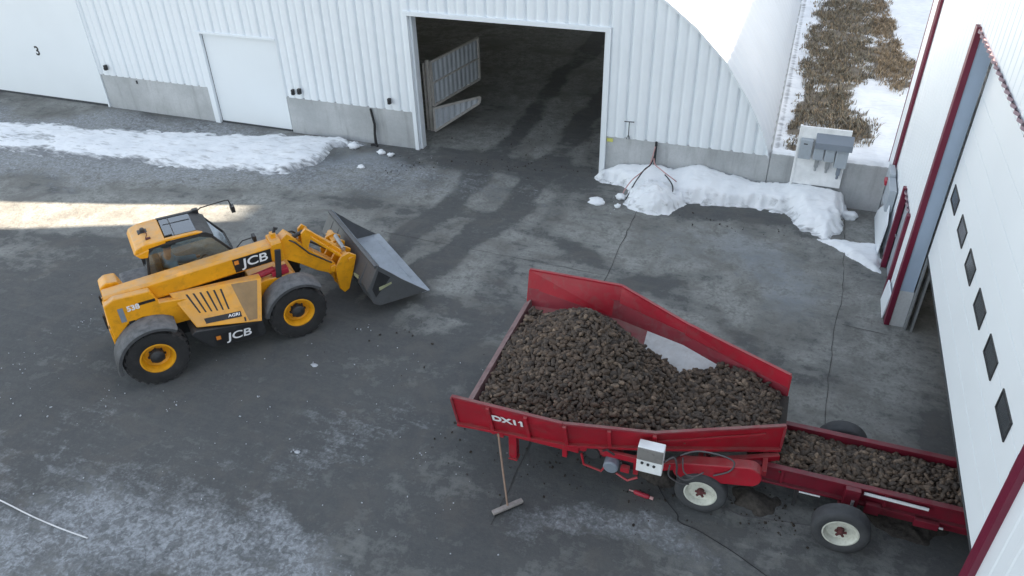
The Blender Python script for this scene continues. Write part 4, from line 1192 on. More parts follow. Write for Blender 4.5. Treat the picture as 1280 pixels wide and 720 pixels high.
for q in ((-0.62, -0.50, 1.30, 1.62), (0.50, 0.62, 1.20, 1.42)):
    MB().bb(-0.685, -0.655, *q).build('tail_light', M['black_plastic'], th, bevel=0.008)
# decals on the rear side
mb = MB()
mb.bb(-0.02, 0.30, -0.706, -0.7, 1.67, 1.73)
mb.bb(-0.28, -0.16, -0.706, -0.7, 1.29, 1.38)
mb.bb(-0.215, -0.13, -0.712, -0.7, 1.31, 1.36)
mb.build('dark_decal', M['decal_black'], body)
MB().bb(-0.40, -0.30, -0.706, -0.7, 1.40, 1.72).build('grey_decal', M['grey_dark'], body)
text_obj('model_number', '538', M['decal_white'], body, frame((-0.12, -0.705, 1.66), (1, 0, 0.03), (0, 0, 1)), size=0.16, bold=0.006, depth=0.002)
# boom: chamfered box section
def boxsec(u0, u1, z0a, z1a, z0b, z1b, v0, v1, c=0.05):
    def ring(u, z0, z1):
        return [(u, v0, z0 + c), (u, v0 + c, z0), (u, v1 - c, z0), (u, v1, z0 + c), (u, v1, z1 - c), (u, v1 - c, z1), (u, v0 + c, z1), (u, v0, z1 - c)]
    a, b = ring(u0, z0a, z1a), ring(u1, z0b, z1b)
    return a + b, [tuple(range(8))[::-1], tuple(range(8, 16))] + [(i, (i + 1) % 8, 8 + (i + 1) % 8, 8 + i) for i in range(8)]
mb = MB().add(*boxsec(-0.56, 2.76, 1.52, 1.95, 1.63, 2.06, -0.52, -0.14))
boom = mb.build('boom', M['yellow'], th, bevel=0.015)
mb = MB().add(*boxsec(2.74, 2.95, 1.58, 2.13, 1.60, 2.14, -0.56, -0.10, 0.06))
mb.bb(2.80, 2.90, -0.40, -0.26, 2.12, 2.24)
mb.build('boom_collar', M['yellow'], boom, bevel=0.01)
MB().tube([(2.88, -0.33, 2.22), (2.93, -0.33, 2.34), (2.97, -0.33, 2.30)], 0.035, 8).build('work_light', M['black_plastic'], boom)
MB().prism([(2.68, 1.30), (2.80, 1.28), (2.90, 1.95), (2.78, 1.97)], -0.62, -0.57, 'xz').build('hose_guide', M['dark_metal'], boom, bevel=0.01)
# boom lettering
def badge(parent, u0, u1, z0, z1, v, tilt, size, slope=0.0):
    mb = MB()
    s = slope
    mb.plate([(u0, v, z0), (u1, v, z0 + s), (u1 + .02, v, z1 + s), (u0 - .02, v, z1)], (0, 0.004, 0))
    b = mb.build('badge', M['decal_black'], parent)
    MB().plate([(u0 + .01, v - .003, z1 - .13), (u0 + .10, v - .003, z1 - .13 + s * .12), (u0 + .10, v - .003, z1 - .04 + s * .12), (u0 + .01, v - .003, z1 - .04)], (0, 0.003, 0)).build('badge_square', M['decal_orange'], b)
    text_obj('lettering', 'JCB', M['decal_white'], b, frame(((u0 + u1) / 2 + .045, v - .012, (z0 + z1) / 2 + s / 2 + .012), (u1 - u0, 0, s), (0, 0, 1)), size=size, bold=0.0035, sx=1.30, shear=0.10, depth=0.003, spacing=0.98)
badge(boom, 1.93, 2.69, 1.66, 1.97, -0.527, 0, 0.27, 0.02)
# gooseneck, carriage
mb = MB()
mb.prism([(2.94, 1.62), (2.94, 2.06), (3.12, 2.18), (3.26, 2.02), (3.62, 1.55), (4.02, 1.16), (4.06, 0.98), (3.92, 0.90), (3.60, 1.10), (3.28, 1.38)], -0.46, -0.18, 'xz')
mb.lathe([(-0.50, 0.09), (-0.14, 0.09)], (3.98, 0, 1.03), 'y', 16)
mb.lathe([(-0.475, 0.04), (-0.165, 0.04)], (3.45, 0, 1.62), 'y', 12)
mb.build('gooseneck', M['yellow'], th, bevel=0.015)
mb = MB()
for v in (-0.44, -0.20):
    mb.prism([(3.42, 2.10), (3.52, 2.18), (3.62, 2.08), (3.60, 1.92), (3.46, 1.60), (3.38, 1.64)], v - .03, v + .03, 'xz')
mb.bar((3.52, -0.32, 2.10), (4.22, -0.32, 1.32), 0.10, 0.10, up=(0, 1, 0))
mb.bar((3.52, -0.05, 2.00), (4.24, -0.05, 1.30), 0.07, 0.09, up=(0, 1, 0))
mb.bar((3.50, -0.40, 2.04), (4.20, -0.42, 1.26), 0.06, 0.10, up=(0, 1, 0))
mb.build('tilt_link', M['yellow'], th, bevel=0.008)
mb = MB()
mb.tube([(3.18, -0.32, 1.98), (3.50, -0.32, 2.06)], 0.045, 10)
mb.tube([(3.05, -0.22, 2.10), (3.3, -0.16, 2.05), (3.6, -0.12, 1.7), (4.0, 0.0, 1.3)], 0.022, 8)
mb.tube([(3.05, -0.40, 2.08), (3.25, -0.5, 1.95), (3.5, -0.5, 1.6), (3.95, -0.48, 1.2)], 0.018, 8)
mb.build('hydraulic_hose', M['black_plastic'], th)
car = MB()
for v in (-0.50, -0.16, 0.22, 0.52):
    car.prism([(4.00, 1.04), (4.02, 0.50), (4.12, 0.36), (4.24, 0.42), (4.40, 0.86), (4.52, 1.22), (4.36, 1.34), (4.18, 1.30)], v - .035, v + .035, 'xz')
car.bar((4.30, -0.52, 1.20), (4.30, 0.72, 1.20), 0.12, 0.14)
car.bar((4.12, -0.52, 0.50), (4.12, 0.60, 0.50), 0.12, 0.14)
car.bar((4.20, -0.5, 0.85), (4.20, 0.55, 0.85), 0.06, 0.25)
car.lathe([(-0.56, 0.07), (-0.44, 0.07)], (4.38, 0, 1.16), 'y', 12)
car.lathe([(0.62, 0.07), (0.80, 0.07)], (4.36, 0, 1.22), 'y', 12)
car.build('carriage', M['yellow'], th, bevel=0.012)
MB().tube([(4.32, -0.30, 1.34), (4.36, 0.35, 1.34)], 0.05, 10).build('locking_ram', M['steel'], th)
# bucket
B0, B1 = -1.35, 1.65
prof_o = [(4.70, 1.33), (4.40, 0.78), (4.49, 0.40), (4.62, 0.30), (5.80, 0.27)]
prof_i = [(4.74, 1.31), (4.45, 0.78), (4.54, 0.43), (4.64, 0.345), (5.70, 0.30)]
mb = MB()
n = len(prof_o)
vs = [(u, B0, z) for u, z in prof_o] + [(u, B1, z) for u, z in prof_o] + [(u, B0, z) for u, z in prof_i] + [(u, B1, z) for u, z in prof_i]
fs = []
for i in range(n - 1):
    fs += [(i, i + 1, n + i + 1, n + i)]
    fs += [(2 * n + i, 3 * n + i, 3 * n + i + 1, 2 * n + i + 1)]
fs += [(0, n, 3 * n, 2 * n), (n - 1, 2 * n + n - 1, 3 * n + n - 1, n + n - 1)]
mb.add(vs, fs)
side = [(4.70, 1.33), (4.40, 0.78), (4.49, 0.40), (4.62, 0.30), (5.80, 0.27), (5.22, 0.80), (4.98, 1.05)]
mb.prism(side, B0 - 0.025, B0 + 0.005, 'xz')
mb.prism(side, B1 - 0.005, B1 + 0.025, 'xz')
# stiffeners on the back
mb.bar((4.66, B0, 1.30), (4.66, B1, 1.30), 0.07, 0.07)
for v in (-0.9, 0.9, 1.3):
    mb.prism([(4.62, 1.2), (4.36, 0.76), (4.46, 0.40), (4.50, 0.42), (4.42, 0.78), (4.66, 1.22)], v - .02, v + .02, 'xz')
bk = mb.build('bucket', M['bucket'], th, bevel=0.006)
mb = MB()
vs = [(u + .006, B0 + .012, z + .008) for u, z in prof_i] + [(u + .006, B1 - .012, z + .008) for u, z in prof_i]
mb.add(vs, [(i, n + i, n + i + 1, i + 1) for i in range(n - 1)])
mb.build('scoured_floor', M['bucket_worn'], bk)
MB().hexa([(5.66, B0 - .02, 0.315), (5.66, B1 + .02, 0.315), (5.66, B1 + .02, 0.265), (5.66, B0 - .02, 0.265)], [(5.86, B0 - .02, 0.272), (5.86, B1 + .02, 0.272), (5.86, B1 + .02, 0.262), (5.86, B0 - .02, 0.262)]).build('cutting_edge', M['bucket_worn'], bk)
MB().plate([(4.70, B0 - .027, 1.20), (4.50, B0 - .027, 0.78), (4.56, B0 - .027, 0.55), (4.95, B0 - .027, 0.95)], (0, -0.004, 0)).build('side_recess', M['black_plastic'], bk)
mb = MB()
mb.plate([(4.66, B0 - .034, 0.70), (4.96, B0 - .034, 0.78), (4.96, B0 - .034, 0.83), (4.66, B0 - .034, 0.79)], (0, -0.003, 0))
mb.plate([(4.375, -0.62, 0.78), (4.375, -0.62, 0.86), (4.43, -0.80, 0.86), (4.40, -0.80, 0.78)], (-0.01, 0, 0))
mb.build('sticker', M['sticker'], bk)
# fenders
def fender(u, s, a0, a1, rad, name='fender'):
    mb = MB()
    nseg = 18
    sec = [(0.70, 0.0), (1.16, 0.0), (1.20, -0.03), (1.20, -0.09), (1.17, -0.09), (1.15, -0.045), (0.70, -0.03)]
    vs, fs = [], []
    for i in range(nseg + 1):
        a = R_(a0 + (a1 - a0) * i / nseg)
        for (v, dr) in sec:
            r_ = rad + dr + 0.02 * math.sin(2 * a)
            vs.append((u + r_ * math.cos(a), s * v, 0.625 + r_ * math.sin(a)))
    k = len(sec)
    for i in range(nseg):
        for j in range(k):
            fs.append((i * k + j, i * k + (j + 1) % k, (i + 1) * k + (j + 1) % k, (i + 1) * k + j))
    fs += [tuple(range(k))[::-1], tuple(nseg * k + j for j in range(k))]
    auto_smooth(mb.add(vs, fs).build(name, M['fender'], th), 50)
for s in (-1, 1):
    fender(0.0, s, 188, 48, 0.755)
    fender(2.9, s, 168, 42, 0.745)
# engine pod with louvres
pod = MB()
T0, T1 = Vector((0.57, -0.56, 1.66)), Vector((2.36, -0.78, 1.52))
L0, L1 = Vector((0.86, -1.06, 1.00)), Vector((2.10, -1.17, 0.74))
_n = (T1 - T0).cross(L0 - T0).normalized()
L1 = L1 - _n * (L1 - T0).dot(_n)
inn = Vector((0, 0.45, -0.02))
ti0, ti1 = Vector((0.57, -0.53, 1.64)), Vector((2.36, -0.53, 1.50))
li0, li1 = Vector((0.86, -0.5, 0.90)), Vector((2.10, -0.5, 0.66))
pod.hexa([T0, T1, L1, L0], [ti0, ti1, li1, li0])
pd = pod.build('engine_cover', M['yellow'], th, bevel=0.03, seg=3)
nrm = (T1 - T0).cross(L0 - T0).normalized()
if nrm.y > 0: nrm = -nrm
def on_pod(s, t, d=0.0):
    return (T0.lerp(T1, s)).lerp(L0.lerp(L1, s), t) + nrm * d
lv_ = MB()
for k in range(6):
    s = 0.13 + 0.075 * k
    q = [on_pod(s + .02, .10, .004), on_pod(s + .042, .10, .004), on_pod(s + .062, .62 - .0 * k, .004), on_pod(s + .040, .62 - .0 * k, .004)]
    lv_.hexa([p - nrm * .02 for p in q], q)
lv_.build('louvre', M['decal_black'], pd)
q = [on_pod(.18, .78, .006), on_pod(.70, .70, .006), on_pod(.71, .84, .006), on_pod(.17, .92, .006)]
st = MB().hexa([p - nrm * .01 for p in q], q).build('badge_stripe', M['decal_black'], pd)
cpt = on_pod(.60, .78, .009)
xd = (on_pod(.70, .77) - on_pod(.18, .85)).normalized()
yd = nrm.cross(xd)
text_obj('lettering', 'AGRI', M['decal_white'], st, frame(cpt, xd, yd), size=0.085, bold=0.002, sx=1.2, shear=0.1, depth=0.002)
q = [on_pod(.66, .03, .008), on_pod(.95, .03, .008), on_pod(.93, .93, .008), on_pod(.80, .96, .008)]
M['dusty_panel'] = worn('dusty_brown_panel', (0.30, 0.19, 0.09), 0.75, var=0.2, grime=0.3, grime_col=(0.2, 0.15, 0.11), scale=3)
MB().hexa([p - nrm * .012 for p in q], q).build('step_panel', M['dusty_panel'], pd, bevel=0.006)
q = [on_pod(.73, .86, .010), on_pod(.755, .86, .010), on_pod(.76, 1.12 - .16, .010), on_pod(.735, .96, .010)]
MB().hexa([p - nrm * .01 for p in q], q).build('latch', M['decal_black'], pd)
# black skirt with lettering
mb = MB()
mb.prism([(0.80, 0.96), (2.14, 0.72), (2.14, 0.40), (2.05, 0.34), (1.06, 0.44), (0.92, 0.60), (0.72, 0.90)], -1.13, -0.5, 'xz')
sk = mb.build('side_skirt', M['black_plastic'], th, bevel=0.02)
badge(sk, 1.14, 1.98, 0.46, 0.74, -1.138, 0, 0.25, -0.05)
# red cylinder and fittings between pod and boom
mb = MB()
mb.tube([(2.10, -0.50, 1.40), (2.70, -0.45, 1.44)], 0.075, 10)
mb.bb(2.62, 2.98, -0.60, -0.40, 1.34, 1.46)
mb.build('lift_ram', M['red_small'], th, bevel=0.006)
# ---- cab
cab = empty('cab', None, None)
cab.parent = th
mb = MB()
post = 0.055
yN, yF = 0.06, 1.02
side_pts = [(0.36, 0.95), (0.34, 1.75), (0.44, 2.32), (0.60, 2.42), (1.48, 2.42), (1.72, 2.32), (2.06, 1.85), (2.16, 1.40), (2.10, 0.95)]
for v in (yN, yF):
    for (a, b) in zip(side_pts[:-1], side_pts[1:]):
        mb.bar((a[0], v, a[1]), (b[0], v, b[1]), post, post, up=(0, 1, 0))
    mb.bar((0.36, v, 1.30), (2.14, v, 1.30), post, 0.04, up=(0, 1, 0))
mb.bar((0.44, yN, 2.32), (0.44, yF, 2.32), post, post)
mb.bar((1.60, yN, 2.40), (1.60, yF, 2.40), post, post)
mb.bar((2.06, yN, 1.85), (2.06, yF, 1.85), 0.03, 0.03)
mb.bar((2.12, yN, 1.02), (2.12, yF, 1.02), post, 0.15)
mb.bb(0.36, 2.10, yN, yF, 0.86, 0.97)
mb.bb(0.36, 2.10, yN - .02, yN + .02, 0.95, 1.28)
mb.bb(0.36, 2.10, yF - .02, yF + .02, 0.95, 1.05)
mb.bb(0.33, 0.38, yN, yF, 0.95, 1.60)
cab_frame = mb.build('cab_frame', M['black_plastic'], th, bevel=0.012)
cab.parent = None
bpy.data.objects.remove(cab)
gl = MB()
for v in (yN + .005, yF - .005):
    gl.add([(u, v, z) for u, z in side_pts], [tuple(range(len(side_pts)))])
gl.add([(1.60, yN, 2.40), (1.60, yF, 2.40), (1.74, yF, 2.31), (1.74, yN, 2.31), (2.06, yF, 1.85), (2.06, yN, 1.85), (2.16, yF, 1.40), (2.16, yN, 1.40), (2.10, yF, 0.97), (2.10, yN, 0.97)],
       [(0, 1, 2, 3), (3, 2, 4, 5), (5, 4, 6, 7), (7, 6, 8, 9)])
gl.add([(0.345, yN, 1.6), (0.345, yF, 1.6), (0.43, yF, 2.30), (0.43, yN, 2.30)], [(0, 1, 2, 3)])
gl.build('cab_window', M['cab_glass'], cab_frame)
roof = MB()
roof.prism([(0.20, 2.36), (0.26, 2.47), (0.44, 2.53), (0.84, 2.54), (0.84, 2.45), (0.50, 2.42), (0.40, 2.34)], 0.02, 1.06, 'xz')
roof.prism([(0.82, 2.48), (0.82, 2.54), (1.46, 2.52), (1.58, 2.47), (1.46, 2.46)], 0.02, 0.11, 'xz')
roof.prism([(0.22, 2.36), (0.30, 2.26), (0.44, 2.24), (0.50, 2.42)], 0.0, 0.12, 'xz')
roof.prism([(0.22, 2.36), (0.30, 2.26), (0.44, 2.24), (0.50, 2.42)], 0.96, 1.07, 'xz')
rf = roof.build('cab_roof', M['yellow'], cab_frame, bevel=0.025, seg=3)
rg = MB()
rg.hexa([(0.84, 0.12, 2.47), (1.50, 0.12, 2.45), (1.50, 1.0, 2.45), (0.84, 1.0, 2.47)], [(0.86, 0.14, 2.525), (1.46, 0.14, 2.51), (1.46, 0.98, 2.51), (0.86, 0.98, 2.525)])
rg.build('roof_window', M['roof_glass'], rf)
rb = MB()
rb.bar((0.82, 1.02, 2.50), (1.62, 1.02, 2.48), 0.08, 0.08)
rb.bar((0.86, 0.18, 2.535), (1.0, 0.18, 2.535), 0.03, 0.02)
rb.bar((1.04, 0.12, 2.522), (1.04, 1.0, 2.522), 0.02, 0.02)
rb.bar((0.90, 0.70, 2.524), (1.44, 0.70, 2.514), 0.012, 0.02)
rb.prism([(1.46, 2.50), (1.62, 2.46), (1.76, 2.36), (1.74, 2.31), (1.56, 2.42), (1.44, 2.45)], 0.03, 1.05, 'xz')
rb.build('roof_grille', M['black_plastic'], rf, bevel=0.006)
mb = MB().bb(0.40, 0.58, 0.55, 0.73, 2.50, 2.54)
mb.lathe([(2.54, .05), (2.60, .045), (2.62, .03)], (0.50, 0.62, 0), 'z', 12)
mb.build('beacon_base', M['black_plastic'], rf, bevel=0.008)
mb = MB().bb(0.50, 0.60, 0.22, 0.27, 2.53, 2.56)
mb.tube([(0.52, 0.30, 2.55), (0.56, 0.46, 2.545), (0.52, 0.60, 2.55)], 0.008, 6)
mb.build('roof_light', M['rust'], rf)
# wiper and seat, wheel, driver
MB().tube([(2.12, 0.30, 1.2), (2.10, 0.75, 1.75)], 0.012, 6).build('wiper', M['black_plastic'], cab_frame)
mb = MB()
mb.bb(0.55, 1.05, 0.30, 0.80, 1.22, 1.36)
mb.bb(0.52, 0.66, 0.30, 0.80, 1.34, 1.90)
mb.bb(0.56, 1.00, 0.34, 0.76, 0.97, 1.22)
mb.build('seat', M['seat'], cab_frame, bevel=0.04, seg=3)
mb = MB()
mb.tube([(1.55, 0.55, 0.97), (1.62, 0.55, 1.30), (1.52, 0.55, 1.52)], 0.05, 8)
ring = [(1.50 + 0.10 * math.cos(a), 0.55 + 0.19 * math.sin(a), 1.55 + 0.06 * math.cos(a)) for a in np.linspace(0, 2 * math.pi, 21)]
mb.tube(ring, 0.018, 6, caps=False)
mb.bb(1.70, 2.05, 0.20, 0.90, 0.97, 1.38)
mb.build('steering_column', M['black_plastic'], cab_frame, bevel=0.006)
# mirrors
mb = MB()
mb.tube([(1.62, 1.03, 2.46), (1.75, 1.10, 2.50), (2.30, 1.28, 2.44), (2.38, 1.32, 2.40), (2.42, 1.36, 2.22)], 0.014, 8)
mb.bb(2.39, 2.47, 1.27, 1.45, 2.10, 2.24)
mb.bb(1.56, 1.68, 0.98, 1.08, 2.44, 2.54)
mb.build('far_mirror', M['black_plastic'], cab_frame)
mb = MB()
mb.tube([(2.10, 0.08, 1.70), (2.16, 0.12, 1.88), (2.30, 0.16, 1.97), (2.50, 0.16, 1.98)], 0.014, 8)
mb.box((2.55, 0.16, 1.97), (0.07, 0.17, 0.13))
mb.build('near_mirror', M['black_plastic'], cab_frame, bevel=0.01)
# driver (one continuous body, clothing as children)
def skin_body(name, verts, edges, radii, mat, parent, sub=2):
    me = bpy.data.meshes.new(name)
    me.from_pydata(verts, edges, [])
    o = bpy.data.objects.new(name, me)
    COL.objects.link(o)
    o.parent = parent
    sk_ = o.modifiers.new('skin', 'SKIN')
    for i, r in enumerate(radii):
        me.skin_vertices[0].data[i].radius = (r, r)
    me.skin_vertices[0].data[0].use_root = True
    s_ = o.modifiers.new('sub', 'SUBSURF')
    s_.levels = s_.render_levels = sub
    me.materials.append(mat)
    return o
if True:
    c_, s_ = math.cos(R_(50.4)), math.sin(R_(50.4))
    base = (0.78, 0.55)
    drv = empty('person', 'person in blue jacket and dark cap seated inside the yellow loader cab', 'person', (TO[0] + c_ * base[0] - s_ * base[1], TO[1] + s_ * base[0] + c_ * base[1], 1.37), R_(50.4))
    V_ = [(0, 0, 0.10), (0.00, 0, 0.30), (0.02, 0, 0.50), (0.04, 0, 0.58), (0.07, 0, 0.70), (0.07, 0, 0.78),
          (0.02, 0.19, 0.46), (0.14, 0.24, 0.24), (0.42, 0.20, 0.20), (0.60, 0.17, 0.22), (0.67, 0.16, 0.22),
          (0.02, -0.19, 0.46), (0.14, -0.24, 0.24), (0.42, -0.20, 0.20), (0.60, -0.17, 0.22), (0.67, -0.16, 0.22),
          (0.10, 0.10, 0.08), (0.48, 0.12, 0.08), (0.55, 0.12, -0.33), (0.66, 0.12, -0.36),
          (0.10, -0.10, 0.08), (0.48, -0.12, 0.08), (0.55, -0.12, -0.33), (0.66, -0.12, -0.36)]
    E_ = [(0, 1), (1, 2), (2, 3), (3, 4), (4, 5), (2, 6), (6, 7), (7, 8), (8, 9), (9, 10), (2, 11), (11, 12), (12, 13), (13, 14), (14, 15), (0, 16), (16, 17), (17, 18), (18, 19), (0, 20), (20, 21), (21, 22), (22, 23)]
    Rr = [.16, .16, .14, .06, .10, .09, .08, .06, .05, .035, .03, .08, .06, .05, .035, .03, .09, .075, .055, .045, .09, .075, .055, .045]
    skin_body('body', V_, E_, [r if i in (3, 4, 5, 9, 10, 14, 15) else r * .62 for i, r in enumerate(Rr)], M['skin'], drv)
    J = [0, 1, 2, 6, 7, 8, 9, 11, 12, 13, 14]
    mp_ = {j: i for i, j in enumerate(J)}
    skin_body('jacket', [V_[j] for j in J], [(mp_[a], mp_[b]) for a, b in E_ if a in mp_ and b in mp_], [Rr[j] + .03 for j in J], M['jacket'], drv)
    J = [0, 16, 17, 18, 20, 21, 22]
    mp_ = {j: i for i, j in enumerate(J)}
    skin_body('trousers', [V_[j] for j in J], [(mp_[a], mp_[b]) for a, b in E_ if a in mp_ and b in mp_], [Rr[j] + .015 for j in J], M['seat'], drv)
    mb = MB()
    mb.lathe([(0.755, 0.118), (0.80, 0.118), (0.85, 0.10), (0.885, 0.05), (0.89, 0.01)], (0.065, 0, 0), 'z', 16)
    mb.hexa([(0.12, -.08, .765), (0.12, .08, .765), (0.12, .08, .785), (0.12, -.08, .785)], [(0.25, -.06, .755), (0.25, .06, .755), (0.25, .06, .768), (0.25, -.06, .768)])
    mb.build('cap', M['cap'], drv, smooth=True)

# ------------------------------------------------------------------ receiving hopper
HO = (-4.35, 10.41, 0.0)
hop = empty('potato_hopper', 'red receiving hopper with flared sides heaped with brown potatoes', 'hopper', HO)
def hp(o):
    o.location = (-HO[0], -HO[1], 0)
    return o
YC = 10.41
# (x, y_top, z_top, y_bottom, z_bottom) of the near side, mirrored about YC
SEG = [(-4.28, 8.41, 1.83, 8.60, 1.10), (-2.39, 8.40, 1.82, 8.62, 1.20), (-1.02, 8.90, 1.58, 9.02, 1.18), (0.90, 9.76, 1.54, 9.84, 0.99)]
def side_panel(m):
    """m=0 near, 1 far"""
    f = (lambda y: y) if m == 0 else (lambda y: 2 * YC - y)
    sgn = 1 if m == 0 else -1
    mb = MB()
    for (a, b) in zip(SEG[:-1], SEG[1:]):
        q0 = [(a[0], f(a[1]), a[2]), (b[0], f(b[1]), b[2]), (b[0], f(b[3]), b[4]), (a[0], f(a[3]), a[4])]
        q1 = [(p[0], p[1] + sgn * 0.03, p[2]) for p in q0]
        mb.hexa(q0, q1)
    o = hp(mb.build('side_panel', M['red'], hop, bevel=0.004))
    tp = MB()
    for (a, b) in zip(SEG[:-1], SEG[1:]):
        tp.bar((a[0], f(a[1]) + sgn * .012, a[2] + .02), (b[0], f(b[1]) + sgn * .012, b[2] + .02), 0.06, 0.035)
    a, b = SEG[-1], SEG[0]
    tp.bar((a[0], f(a[1]), a[2]), (a[0], f(a[3]), a[4]), 0.05, 0.04, up=(1, 0, 0))
    tp.bar((b[0], f(b[1]), b[2]), (b[0], f(b[3]), b[4]), 0.05, 0.04, up=(1, 0, 0))
    tp.build('top_flange', M['red_dusty'] if m == 0 else M['red'], o, bevel=0.004)
    if m == 1:
        wl = MB()
        for (a, b) in zip(SEG[:-1], SEG[1:]):
            q = []
            for p, t in ((a, .50), (b, .42), (b, .99), (a, .99)):
                q.append((p[0], f(p[1] + (p[3] - p[1]) * t) - 0.034, p[2] + (p[4] - p[2]) * t))
            wl.hexa(q, [(p[0], p[1] + .003, p[2]) for p in q])
        wl.build('scuffed_band', M['red_dusty'], o)
    rb = MB()
    def at(x, t):
        for (a, b) in zip(SEG[:-1], SEG[1:]):
            if a[0] <= x <= b[0]:
                k = (x - a[0]) / (b[0] - a[0])
                L = [a[i] + (b[i] - a[i]) * k for i in range(5)]
                return Vector((x, f(L[1] + (L[3] - L[1]) * t), L[2] + (L[4] - L[2]) * t))
    off = Vector((0, -sgn * 0.03, 0))
    for x in (-3.64, -3.0, -2.36, -1.7, -1.02):
        rb.bar(at(x, 0.02) + off, at(x, 1.12) + off, 0.05, 0.06, up=(1, 0, 0))
    # lower flange and diagonal crease
    for (a, b) in zip(SEG[:-1], SEG[1:]):
        rb.bar((a[0], f(a[3]) - sgn * .03, a[4]), (b[0], f(b[3]) - sgn * .03, b[4]), 0.08, 0.05)
    rb.bar(at(-1.0, .55) + off * .6, at(0.62, .28) + off * .6, 0.03, 0.05)
    rb.build('stiffener', M['red'], o, bevel=0.004)
    # lower inner slope
    ip = MB()
    def lowpt(s):
        yi = min(s[3] + 0.62, YC - 0.42)
        return (s[0], f(yi), 0.985)
    S2 = [SEG[0], SEG[1], (-1.75, 8.63, 1.7, 8.80, 1.19)]
    for a, b in zip(S2[:-1], S2[1:]):
        q = [(a[0], f(a[3]) + sgn * .02, a[4] + .01), (b[0], f(b[3]) + sgn * .02, b[4] + .01), lowpt(b), lowpt(a)]
        ip.hexa(q, [(p[0], p[1], p[2] - .02) for p in q])
    ip.build('inner_slope', M['red_dusty'], o)
    lp = MB()
    S3 = [S2[-1], SEG[2], SEG[3]]
    for a, b in zip(S3[:-1], S3[1:]):
        q = [(a[0], f(a[3]) + sgn * .02, a[4] + .012), (b[0], f(b[3]) + sgn * .02, b[4] + .012), lowpt(b), lowpt(a)]
        lp.hexa(q, [(p[0], p[1], p[2] - .02) for p in q])
    lp.build('white_lining', M['white_liner'], o)
    return o, at
side_n, at_n = side_panel(0)
side_f, at_f = side_panel(1)
tm = frame((-3.30, 8.455, 1.60), (1, 0.0, 0), (0, -0.12, 1))
q0_, q1_ = at_n(-3.50, 0.40), at_n(-3.14, 0.40)
qa_, qb_ = at_n(-3.32, 0.20), at_n(-3.32, 0.70)
fm_ = frame((q0_ + q1_) / 2, q1_ - q0_, qa_ - qb_)
fm_.translation += fm_.col[2].to_3d() * 0.028
_lt = text_obj('lettering', 'DX11', M['decal_white'], side_n, fm_, size=0.215, bold=0.008, sx=1.08, depth=0.003)
_inv = fm_.inverted()
_lv = [_inv @ v.co for v in _lt.data.vertices]
_xs = sorted(v.x for v in _lv)
_cut = [i for i in range(1, len(_xs)) if _xs[i] - _xs[i - 1] > .012]
_st = [_xs[i] for i in _cut][-2:]
_top = max(v.y for v in _lv)
_bm = bmesh.new()
_bm.from_mesh(_lt.data)
for x in _st:                                             # the flag of each figure one
    q = [(x + .004, _top - .002), (x - .030, _top - .034), (x - .030, _top - .060), (x + .004, _top - .034)]
    _bm.faces.new([_bm.verts.new(fm_ @ Vector((p[0], p[1], .0025))) for p in q])
_bm.to_mesh(_lt.data)
_bm.free()
# dusty inner upper faces of the far side come from the same panel; floor, lip, frame
fl = MB()
fl.hexa([(-4.2, 9.2, .975), (0.9, 9.95, .975), (0.9, 10.87, .975), (-4.2, 11.6, .975)], [(-4.2, 9.2, .93), (0.9, 9.95, .93), (0.9, 10.87, .93), (-4.2, 11.6, .93)])
hp(fl.build('floor_belt', M['belt'], hop))
lip = MB()
lip.hexa([(-4.34, 8.62, 1.13), (-4.20, 8.62, 1.24), (-4.20, 12.22, 1.24), (-4.34, 12.22, 1.13)], [(-4.30, 8.62, .95), (-4.15, 8.62, .98), (-4.15, 12.22, .98), (-4.30, 12.22, .95)])
hp(lip.build('rear_lip', M['wood_lip'], hop, bevel=0.01))
fr = MB()
for y in (8.95, 11.87):
    fr.bar((-4.2, y, 0.88), (-0.9, y, 0.88), 0.09, 0.16)
for (a, b) in (((-0.9, 8.95), (0.9, 9.75)), ((-0.9, 11.87), (0.9, 11.07))):
    fr.bar((*a, 0.86), (*b, 0.86), 0.09, 0.16)
for x in (-4.1, -2.9, -1.6, -0.3, 0.7):
    w = 1.46 if x < -0.5 else 1.1
    fr.bar((x, YC - w, 0.87), (x, YC + w, 0.87), 0.08, 0.10)
fr.bb(-3.9, -2.2, 8.72, 8.80, 0.93, 1.06)
fr.bb(-2.6, -1.2, 8.74, 8.80, 1.00, 1.12)
hp(fr.build('chassis', M['red'], hop, bevel=0.008))
for (x, y) in ((-3.36, 8.80), (-3.36, 12.0)):
    j = MB()
    j.bb(x - .07, x + .07, y - .07, y + .07, 0.45, 0.95)
    j.bb(x - .05, x + .05, y - .05, y + .05, 0.40, 0.46)
    j.bb(x - .08, x + .08, y - .08, y + .08, 0.37, 0.40)
    j.bb(x - .30, x - .18, y - .03, y + .03, 0.80, 0.95)
    hp(j.build('jack_leg', M['red'], hop, bevel=0.006))
for x in (-2.45, -1.25):
    j = MB()
    j.bb(x - .04, x + .04, 8.76, 8.84, 0.72, 1.1)
    hp(j.build('bracket', M['red'], hop, bevel=0.005))
for s, y in ((-1, 9.07), (1, 11.75)):
    w = wheel(hop, (-0.20, y, 0.43), 0.43, 0.25, 0.265, s, (M['tyre_old'], M['white_rim'], M['rust']), lugs=False, star=True)
    hp(w)
ax = MB()
ax.tube([(-0.2, 8.98, .43), (-0.2, 11.8, .43)], 0.045, 8)
ax.bar((-0.2, 9.32, .43), (-0.2, 9.32, .9), .1, .1, up=(1, 0, 0))
ax.bar((-0.2, 11.5, .43), (-0.2, 11.5, .9), .1, .1, up=(1, 0, 0))
hp(ax.build('axle', M['maroon'], hop, bevel=0.005))
